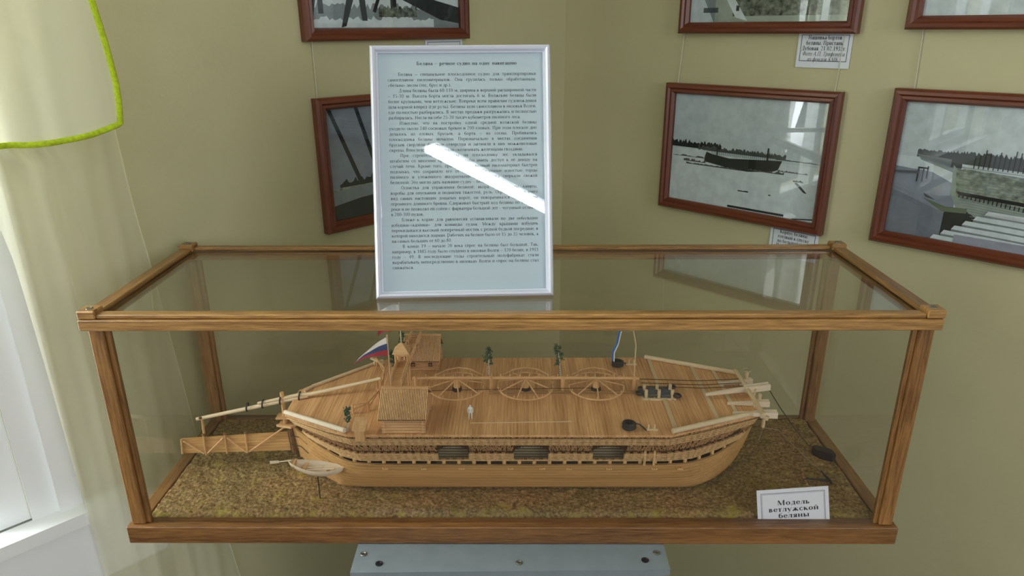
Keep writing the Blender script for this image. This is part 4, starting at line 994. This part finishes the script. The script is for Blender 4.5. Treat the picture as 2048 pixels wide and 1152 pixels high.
# winch with grey rope bundle
b = MB(); b.bar((.1900, .1180, .1568), (.2370, .1180, .1568), .004, .0020); b.bar((.1900, .1450, .1568), (.2370, .1450, .1568), .004, .0020)
for k in range(6): b.bar((.190+.0085*k, .116, .1564), (.190+.0085*k, .148, .1564), .003, .0014)
win = sp_part(b, 'windlass', 'pale')
b = MB()
for k in range(7):
    y = .122+.0035*k; b.tube([(.1910, y, .1600+.0015*math.sin(k)), (.205, y+.001, .1610), (.220, y-.001, .1605), (.2360, y, .1600+.0012*math.cos(k*2))], .0021, 8)
b.build('rope_bundle', 'greyrope', win)
for x in (.1945, .2130, .2320):
    for y in (.1215, .1380):
        b = MB(); b.tube([(x, y, .158), (x, y, .1700)], .0024, 10); b.build('bollard_peg', 'pale_y', win)
b = MB()
for (cx_, cy_, cz_, R_) in ((.1870, .1290, .1605, .0050), (.1860, .1280, .1620, .0048), (.2390, .1210, .1610, .0052), (.2385, .1200, .1625, .0046), (.2350, .1440, .1625, .0050), (.2360, .1430, .1640, .0042), (.1905, .1410, .1620, .0040)):
    b.ring((cx_, cy_, cz_), R_, .0014, 20, 6)
b.build('rope_loops', 'black', win)
# bollards with base bars
for x, y in ((.1875, .0365), (.1900, .2300)):
    b = MB(); b.bar((x-.0085, y, .1568), (x+.0085, y, .1568), .0028, .0018); b.tube([(x-.004, y+.001, .157), (x-.004, y+.001, .1640)], .0013, 8); b.tube([(x+.004, y+.001, .157), (x+.004, y+.001, .1640)], .0013, 8); sp_part(b, 'bollards', 'pale')
# tiller
T0, T1, T2 = Vector((-.4705, YC, .1111)), Vector((-.3110, YC, .1475)), Vector((-.1894, YC, .1788))
b = MB(); dT = (T1-T0)
b.tube([T0, T0.lerp(T1, .55), T1+Vector((.012, 0, .003))], [.0026, .0030, .0030], 12)
til = sp_part(b, 'tiller', 'pale')
b = MB(); b.tube([T0.lerp(T1, .60)+Vector((0, -.0005, .0052)), T1+Vector((.0, 0, .0046)), T1+Vector((.016, 0, .0058)), T2], [.0020, .0030, .0029, .0025], 12); b.build('tiller_pole', 'pale', til)
for s_ in (-.392, -.368, -.341, -.312):
    f_ = (s_-T0.x)/(T1.x-T0.x); c_ = T0.lerp(T1, f_)+Vector((0, 0, .0026)); b = MB()
    for k in range(2): b.tube([c_+Vector((.001*k+.0015*math.cos(a*math.pi/9)*.6, .0046*math.sin(a*math.pi/9), .0068*math.cos(a*math.pi/9))) for a in range(18)], .0008, 5, closed=True)
    b.build('rope_lashing', 'black', til)
b = MB(); b.tube([(-.3375, YC, .1020), (-.3375, YC, .1560)], [.0036, .0030], 10); b.box(-.349, -.320, YC-.008, YC+.008, .1145, .1175, .0004); b.box(-.347, -.320, YC-.007, YC+.007, .1020, .1045, .0004); sp_part(b, 'stern_post_stand', 'pine_z')
b = MB(); b.bar((-.349, YC-.004, .1030), (-.322, YC-.02, .109), .004, .003); sp_part(b, 'stern_brace', 'pine')
# rudder
b = MB()
RL = [(-.4985, .0770), (-.3360, .0890), (-.3345, .0575), (-.5005, .0520)]
for k in range(6):
    f0, f1 = k/6, (k+1)/6-.012
    tl_ = Vector((RL[0][0], YC, RL[0][1])).lerp(Vector((RL[3][0], YC, RL[3][1])), f0); bl_ = Vector((RL[0][0], YC, RL[0][1])).lerp(Vector((RL[3][0], YC, RL[3][1])), f1)
    tr_ = Vector((RL[1][0], YC, RL[1][1])).lerp(Vector((RL[2][0], YC, RL[2][1])), f0); br_ = Vector((RL[1][0], YC, RL[1][1])).lerp(Vector((RL[2][0], YC, RL[2][1])), f1)
    h_ = Vector((0, .0016, 0)); b.hexa([bl_-h_, br_-h_, br_+h_, bl_+h_, tl_-h_, tr_-h_, tr_+h_, tl_+h_])
rud = sp_part(b, 'rudder', 'hull')
for (x0, z0), (x1, z1) in (((-.4632, .0828), (-.4640, .0505)), ((-.4306, .0845), (-.4319, .0535)), ((-.3994, .0862), (-.4005, .0545)), ((-.4975, .0765), (-.4998, .0530))):
    b = MB(); b.tube([(x0, YC-.0032, z0+.0015), (x1, YC-.0032, z1)], .0016, 8); b.build('rudder_batten', 'pine_z', rud)
for (x0, z0), (x1, z1) in (((-.4950, .0760), (-.4660, .0530)), ((-.4330, .0815), (-.4610, .0540)), ((-.4280, .0820), (-.4020, .0560)), ((-.3370, .1010), (-.3970, .0570))):
    b = MB(); b.tube([(x0, YC-.0042, z0), (x1, YC-.0042, z1)], .0013, 8); b.build('rudder_brace', 'pine', rud)
for x, z in ((-.4632, .0850), (-.4306, .0866), (-.3994, .0885), (-.4635, .1140)):
    b = MB(); b.lathe((x, YC-.002, z-.0018), [(.001, 0), (.0026, .0008), (.0028, .0022), (.0018, .0036), (.0004, .0040)], 10); b.build('knob', 'brown', rud)
b = MB(); b.tube([(-.4632, YC, .0850), (-.4620, YC, .1135)], .0019, 8); b.build('upright', 'pine_z', rud)
b = MB(); b.tube([(-.3325, YC, .1010), (-.3295, YC, .0540)], .0036, 10); b.build('rudder_stock', 'brown', rud)
for z, z2 in ((.0850, .0880), (.0700, .0725)):
    b = MB(); b.tube([(-.331, YC-.004, z), (-.315, YC-.012, z2-.001), (-.300, YC-.026, z2-.004)], .0006, 6); sp_part(b, 'rudder_rope', 'cord')
# wire struts carrying the hull
for x, y in ((-.20, .115), (-.02, .115), (.17, .115), (-.20, .165), (-.02, .165), (.17, .165)):
    b = MB(); b.tube([(x, y, .0255), (x, y, .0360)], .0020, 8); sp_part(b, 'support_pin', 'steel')

# ================================================================== THINGS ON AND AROUND THE MODEL
def birch(x, y, h, seed, label, lean=0, wide=.006, z0=.1560, trunk=.38):
    rr = random.Random(seed); o = empty('model_birch_tree', (x, y, z0), label, 'tree', 'miniature birch trees on the deck')
    b = MB(); top = Vector((x+lean, y, z0+h)); P = [Vector((x, y, z0)), Vector((x, y, z0)).lerp(top, .5), top]
    b.tube([P[0], P[1], P[0].lerp(top, .82)], [.0011, .0009, .0003], 8); b.build('trunk', 'bark', o)
    b = MB()
    for k in range(7):
        f_ = .04+.07*k; p = P[0].lerp(P[2], f_); b.box(p.x-.0008+rr.uniform(-.0004, .0004), p.x+.0006, p.y-.0014, p.y-.0008, p.z, p.z+.0007)
    b.build('bark_marks', 'barkdark', o)
    b = MB(); b2 = MB()
    for k in range(20):
        f_ = trunk+(1-trunk)*(k+rr.random())/20; p = P[0].lerp(top, f_); a = rr.uniform(0, 6.28); L_ = wide*1.2*rr.uniform(.3, 1.0)*(1.25-f_*.6)
        q = p+Vector((math.cos(a)*L_, math.sin(a)*L_*.7, .0015+rr.uniform(0, .002))); b2.tube([p, q], .0003, 4)
        for m_ in range(16):
            c_ = p.lerp(q, rr.uniform(.35, 1.1))+Vector((rr.gauss(0, .0013), rr.gauss(0, .0013), rr.gauss(0, .0013)))
            u_ = Vector((rr.gauss(0, 1), rr.gauss(0, 1), rr.gauss(0, 1))).normalized(); v_ = u_.orthogonal().normalized(); s_ = rr.uniform(.0009, .0017); w_ = u_.cross(v_)*.0003
            b.add([c_-u_*s_, c_+v_*s_*.6+w_, c_+u_*s_, c_-v_*s_*.6-w_], [(0, 1, 2, 3)])
    b.build('leaves', 'leaf', o); b2.build('twigs', 'brown', o)
birch(-.0343, .1905, .0475, 1, 'miniature birch behind the long rail, nearer the far cabin', .0005, .0075)
birch(.0758, .1905, .0500, 2, 'miniature birch behind the long rail, between the second and third wheels', -.005, .0085)
birch(-.2165, .0335, .0335, 3, 'miniature birch at the near stern edge beside the small hut', .004, .0055)
birch(-.1790, .1900, .0420, 4, 'miniature birch just left of the booth stairs', -.002, .0055)
birch(-.1705, .2050, .0700, 5, 'tall miniature birch behind the booth roof', .004, .0060, trunk=.5)

# white figurine: one continuous surface
def figurine(x, y, z, h):
    import bmesh
    J = {'pel': (0, 0, .52), 'che': (0, 0, .70), 'nk': (0, 0, .82), 'hd': (0, -.005, .885), 'tp': (0, -.005, .965),
         'sl': (-.105, 0, .775), 'el': (-.150, .0, .60), 'hl': (-.150, -.02, .45), 'sr': (.105, 0, .775), 'er': (.150, 0, .60), 'hr': (.150, -.02, .45),
         'll': (-.065, 0, .48), 'kl': (-.080, -.01, .27), 'al': (-.090, 0, .05), 'fl': (-.095, -.055, .02), 'lr': (.065, 0, .48), 'kr': (.080, -.01, .27), 'ar': (.090, 0, .05), 'fr': (.095, -.055, .02)}
    Rr = {'pel': .085, 'che': .10, 'nk': .042, 'hd': .070, 'tp': .045, 'sl': .050, 'el': .036, 'hl': .030, 'sr': .050, 'er': .036, 'hr': .030, 'll': .062, 'kl': .045, 'al': .032, 'fl': .026, 'lr': .062, 'kr': .045, 'ar': .032, 'fr': .026}
    Ed = [('pel', 'che'), ('che', 'nk'), ('nk', 'hd'), ('hd', 'tp'), ('che', 'sl'), ('sl', 'el'), ('el', 'hl'), ('che', 'sr'), ('sr', 'er'), ('er', 'hr'), ('pel', 'll'), ('ll', 'kl'), ('kl', 'al'), ('al', 'fl'), ('pel', 'lr'), ('lr', 'kr'), ('kr', 'ar'), ('ar', 'fr')]
    ks = list(J); me = bpy.data.meshes.new('figurine'); me.from_pydata([J[k] for k in ks], [(ks.index(a), ks.index(c)) for a, c in Ed], [])
    o = bpy.data.objects.new('figurine', me); C.objects.link(o); md = o.modifiers.new('skin', 'SKIN'); md.use_smooth_shade = True
    for i, k in enumerate(ks): me.skin_vertices[0].data[i].radius = (Rr[k], Rr[k]*.85)
    me.skin_vertices[0].data[0].use_root = True
    o.modifiers.new('sub', 'SUBSURF').levels = 2; o.modifiers['sub'].render_levels = 2
    bpy.context.view_layer.update(); ev = o.evaluated_get(bpy.context.evaluated_depsgraph_get()); me2 = bpy.data.meshes.new_from_object(ev)
    o.modifiers.clear(); o.data = me2; me2.materials.append(M['figure']); zmin = min(v.co.z for v in me2.vertices)
    for v in me2.vertices: v.co.z -= zmin; v.co *= h
    o.location = (x, y, z); return tag(o, 'tiny plain white human figurine standing on the open deck', 'figurine')
figurine(-.0546, .0648, .1559, .0232)

def coil(x, y, label, tail):
    o = empty('rope_coil', (x, y, .1560), label, 'rope coil', 'black rope coils on the deck')
    b = MB(); P = []
    for k in range(4):
        for a in range(28):
            t = a/28*2*math.pi; R_ = .0082-(.0006*(k % 2)); P.append((x+R_*math.cos(t), y+R_*math.sin(t), .1576+.0021*(k+a/28)))
    b.tube(P, .0015, 7); P2 = [(x+.0070*math.cos(k*.5), y+.0070*math.sin(k*.5), .158+.00035*k) for k in range(20)]; b.tube(P2, .0014, 6); b.build('turns', 'black', o)
    b = MB(); b.tube(tail, .0009, 6); b.build('loose_end', 'black', o)
coil(.1582, .0400, 'coiled black rope on the near side of the deck beside two pegs', [(.1660, .0400, .1640), (.1720, .0405, .1625), (.1770, .0380, .1590), (.1805, .0335, .1572)])
coil(.1673, .2245, 'coiled black rope on the far side of the deck under the blue flag', [(.1745, .2260, .1620), (.1790, .2300, .1590), (.1815, .2320, .1575)])
b = MB(); b.tube([(-.0545, .0535, .1564), (.0, .0552, .1564), (.0830, .0575, .1564)], .0006, 6); tag(b.build('thin_rod', 'pale'), 'long thin wooden rod lying on the deck in front of the figurine', 'rod')

# rowing boat
boat = empty('rowing_boat', (-.272, .0620, .056), 'small pale wooden rowing boat hanging alongside the stern of the big vessel', 'model boat')
b = MB(); Q0, Q1 = Vector((-.3135, .0640, .0860)), Vector((-.2330, .0600, .0780)); NB = 25
def bp_(u, v, side, ins=0):
    c_ = Q0.lerp(Q1, u); wv = math.sin(math.pi*min(1, max(0, u)))**.75
    hw = (.0135-ins)*wv*(1-.55*(1-v)**2) if wv > 0 else 0; dep = (.0125*(wv**.5))*(1-v)
    sheer_ = .0045*(2*u-1)**2
    return (c_.x, c_.y+side*hw, c_.z+sheer_-dep+(ins*.6 if v < .5 else 0))
for side in (-1, 1):
    b.grid(NB, 7, lambda i, j: bp_(i/(NB-1), j/6, side)); b.grid(NB, 7, lambda i, j: bp_(i/(NB-1), j/6, side, .0011))
    b.grid(NB, 2, lambda i, j: bp_(i/(NB-1), 1, side, .0011*j-.0003))
for ins in (0, .0011): b.grid(NB, 2, lambda i, j: bp_(i/(NB-1), 0, -1 if j else 1, ins))
b.build('boat_hull', 'lime', boat)
for u in (.30, .72):
    p = bp_(u, .62, -1, .0008); q = bp_(u, .62, 1, .0008); b = MB(); b.bar(p, q, .005, .0010); b.build('thwart', 'pine', boat)
b = MB(); p = bp_(.13, .8, -1, .001); q = bp_(.13, .8, 1, .001); b.bar(p, q, .0022, .0075); b.build('stern_seat', 'pine', boat)
for dy in (-.002, .003):
    b = MB(); b.tube([(-.286, .0600+dy, .0788), (-.262, .0600+dy, .0800)], .0008, 6); b.bar((-.262, .0600+dy, .0800), (-.247, .0600+dy, .0806), .0036, .0009); b.build('oar', 'lime', boat)
b = MB(); b.tube([(-.3080, .0630, .0905), (-.3250, .0620, .0890)], .0008, 6); b.bar((-.3250, .0620, .0890), (-.3370, .0610, .0885), .0012, .0036, w2=.0012, h2=.0044); b.build('steering_oar', 'lime', boat)
b = MB(); b.tube([(-.2335, .0600, .0825), (-.215, .0560, .0875), (-.1960, .0500, .0920)], .0005, 6); b.build('mooring_line', 'twine', boat)
b = MB(); b.tube([(-.2722, .0605, .0240), (-.2722, .0610, .0710)], .0009, 6); b.build('support_wire', 'iron', boat)

# lot weight with its rope, anchor with its rope
b = MB(); n0 = 0
lw = empty('drag_weight', (.4850, .1640, .030), 'black cast drag weight lying by the right side glass', 'weight')
P = [(.4700, .1745), (.4740, .1800), (.4860, .1760), (.4985, .1660), (.4990, .1540), (.4930, .1525), (.4810, .1580), (.4720, .1640)]
b.prism([(x, y) for x, y in P], .0285, .0400); b.prism([(x*.9+.0485, y*.9+.0166) for x, y in P], .0400, .0416); b.build('body', 'iron', lw)
b = MB(); b.tube([(.3745, .1340, .1640), (.3980, .1450, .1290), (.4300, .1600, .0850), (.4650, .1770, .0420), (.4735, .1760, .0395)], .0007, 6); b.build('rope', 'cord', lw)
an = empty('model_anchor', (.4480, .1000, .032), 'small black anchor with wooden crossbar lying on the ground', 'anchor')
b = MB(); b.tube([(.4300, .1020, .0340), (.4480, .0985, .0345), (.4650, .0965, .0345)], [.0012, .0015, .0019], 8)
b.tube([(.4590, .1130, .0400), (.4640, .1090, .0345), (.4680, .0985, .0325), (.4665, .0880, .0345), (.4600, .0810, .0400)], [.0008, .0015, .0021, .0015, .0008], 8)
b.build('shank', 'iron', an)
b = MB(); b.tube([(.4340, .1230, .0360), (.4305, .1020, .0350), (.4290, .0850, .0350)], .0017, 8); b.build('stock', 'stick', an)
for y, x in ((.1130, .4322), (.0960, .4300)):
    b = MB(); b.ring((x, y, .0354), .0018, .0005, 12, 5, 'X'); b.build('band', 'iron', an)
b = MB(); b.tube([(.3560, .1000, .1000), (.4000, .2000, .0600), (.4400, .2350, .0340), (.4461, .2000, .0330), (.4540, .1594, .0330), (.4620, .1300, .0335), (.4640, .1120, .0350)], .0005, 6); b.build('rope', 'twine', an)
# flock crumbs: pebbles on the ground
rr = random.Random(9)

# name card
bl_ = Vector((.3305, .0150, .0135)); tl_ = Vector((.3350, .0300, .0650)); tr_ = Vector((.4322, .0320, .0715))
Yv = (tl_-bl_); Hc = Yv.length; Yv.normalize(); Xv = (tr_-tl_); Wc = Xv.length; Xv.normalize(); Lv = Vector((0, .28, .96)); Yv = (Lv-Xv*Lv.dot(Xv)).normalized(); Nv = Xv.cross(Yv); bl_ = tl_-Yv*Hc
Mx = Matrix((Xv, Yv, Nv)).transposed().to_4x4()
nc = empty('name_card', bl_, 'white lettered name card leaning inside the front glass at the right', 'sign'); nc.rotation_euler = Mx.to_euler()
b = MB(); b.box(0, Wc, .004, Hc, -.0006, 0); b.build('card', 'paper', nc, local=True)
b = MB()
for e, k in ((.0052, .0007), (.0068, .0003)):
    for x0, x1, y0, y1 in ((e, Wc-e, Hc-e-k, Hc-e), (e, e+k, .006, Hc-e), (Wc-e-k, Wc-e, .006, Hc-e)): b.box(x0, x1, y0, y1, 0, .0001)
b.build('border', 'inkline', nc, local=True)
b = MB()
for tx, y in (('Модель', Hc-.0225), ('ветлужской', Hc-.0315), ('беляны', Hc-.0405)): write(b, tx, Wc/2+.0005, y, .0118, offset=.022, align='C', z=.0002, sx=1.12, sy_=.88)
b.build('printed_text', 'ink', nc, local=True)

# ================================================================== INFORMATION SHEET IN WHITE FRAME
fb = Vector((-.1727, .0696, .3298)); Xf = Vector((.9987, .0509, 0)).normalized(); Yf = Vector((-.0151, .2961, .955)); Yf = (Yf-Xf*Yf.dot(Xf)).normalized(); Nf = Xf.cross(Yf)
Mx = Matrix((Xf, Yf, Nf)).transposed().to_4x4()
info = empty('information_frame', fb, 'white plastic framed sheet of printed text standing on top of the glass case', 'framed text'); info.rotation_euler = Mx.to_euler()
FW, FH, FM, FD = .2303, .3232, .0098, .0135
def wstick(p, q, inx, iny):
    prof = [(0, -.004), (0, FD*.45), (.0018, FD*.82), (.0042, FD*.95), (.0066, FD*.82), (.0084, FD*.48), (FM, FD*.42), (FM, -.004)]
    bb = MB(); n_ = len(prof)
    for base, sg in ((p, 1), (q, -1)):
        for a, h in prof:
            al = Vector((q[0]-p[0], q[1]-p[1])).normalized()*a*sg; bb.v.append((base[0]+al.x+inx*a, base[1]+al.y+iny*a, h-.008))
    for k in range(n_): bb.quad(k, (k+1) % n_, n_+(k+1) % n_, n_+k)
    bb.quad(*range(n_)); bb.quad(*range(2*n_-1, n_-1, -1)); return bb
wstick((0, 0), (FW, 0), 0, 1).build('frame_side', 'whiteframe', info, local=True)
wstick((FW, FH), (0, FH), 0, -1).build('frame_side', 'whiteframe', info, local=True)
wstick((0, FH), (0, 0), 1, 0).build('frame_side', 'whiteframe', info, local=True)
wstick((FW, 0), (FW, FH), -1, 0).build('frame_side', 'whiteframe', info, local=True)
b = MB(); b.box(FM*.7, FW-FM*.7, FM*.7, FH-FM*.7, -.0075, -.0062); sh = b.build('paper_sheet', 'sheet', info, local=True)
b = MB(); b.box(.003, FW-.003, .003, FH-.003, -.0118, -.0078); b.build('backing_board', 'brown', info, local=True)
b = MB(); b.box(FM*.9, FW-FM*.9, FM*.9, FH-FM*.9, -.0048, -.0036); b.build('glazing', 'sheet_glass', info, local=True)
b = MB(); b.bar((FW/2, .20, -.0125), (FW/2, .006, -.088), .05, .003, up=(1, 0, 0)) if False else b.bar((FW/2, .215, -.013), (FW/2, .0275, -.0850), .040, .0025, up=(0, .4, 1)); b.build('easel_leg', 'brown', info, local=True)
TXT = """J|Беляна – специальное плоскодонное судно для транспортировки|1
J|самосплавом пиломатериалов. Она грузилась только обработанным,|0
L|«белым» лесом (тес, брус и др.).|0
J|Длина беляны была 60-110 м, ширина в верхней расширенной части|1
J|– 15-30 м. Высота борта могла достигать 6 м. Волжские беляны были|0
J|более крупными, чем ветлужские. Вопреки всем правилам судовождения|0
J|шла кормой вперед (где руль). Беляны шли самосплавом в низовья Волги,|0
J|где полностью разбирались. В местах продажи разгружалась и полностью|0
L|разбиралась. Несла на себе 25-30 тысяч кубометров пилёного леса.|0
J|Известно, что на постройку одной средней волжской беляны|1
J|уходило около 240 сосновых брёвен и 200 еловых. При этом плоское дно|0
J|делалось из еловых брусьев, а борта – из сосны. Пробивалась|0
J|плоскодонка беляны мочалом. Первоначально в местах соединения|0
J|брусьев сверлили буравом отверстия и загоняли в них можжевеловые|0
L|скрепы. Впоследствии их начали сколачивать железными гвоздями.|0
J|При строительстве беляны на плоскодонку лес укладывался|1
J|штабелем со многими пролётами, чтобы иметь доступ к её днищу на|0
J|случай течи. Кроме того, правильно сложенный пиломатериал быстрее|0
J|подсыхал, что сохраняло его от гниения. Беленные известью торцы|0
J|пилёного и уложенного аккуратными рядами леса сверкали свежей|0
L|белизной. Это могло дать название судну – беляна.|0
J|Оснастка для управления беляной: якоря, лота, снасти, канаты,|1
J|воробы для опускания и поднятия тяжестей, руль. Огромный руль имел|0
J|вид самых настоящих дощатых ворот, он поворачивался при помощи|0
J|огромного длинного бревна. Сдерживал быстрый ход беляны по течению|0
J|реки и не позволял ей сойти с фарватера большой лот - чугунный отливок|0
L|в 200-300 пудов.|0
J|Ближе к корме для равновесия устанавливали по две небольшие|1
J|избушки-«казёнки» для команды судна. Между крышами избушек|0
J|перекидывался высокий поперечный мостик с резной будкой посредине, в|0
J|которой находился лоцман. Рабочих на беляне было от 15 до 35 человек, а|0
L|на самых больших от 60 до 80.|0
J|В конце 19 – начале 20 века спрос на беляны был большой. Так,|1
J|например, в 1885 году было спущено в низовье Волги – 120 белян, в 1913|0
J|году - 49. В последующие годы строительный полуфабрикат стали|0
J|вырабатывать непосредственно в низовьях Волги и спрос на беляны стал|0
L|снижаться.|0""".split('\n')
b = MB(); zt_ = -.0060
write(b, 'Беляна – речное судно на одну навигацию', .0588, .2990, .0066, width=.1286, offset=.014, z=zt_)
x0_, x1_ = .0215, .2118
for i, ln in enumerate(TXT):
    k, s_, ind = ln.split('|'); y = .2868-i*(.2868-.0395)/(len(TXT)-1); xa = x0_+(.0135 if ind == '1' else 0)
    write(b, s_, xa, y-.0012, .0063, width=(x1_-xa) if k == 'J' else None, z=zt_, sx=.96)
b.build('printed_text', 'inkgrey', sh, local=True)
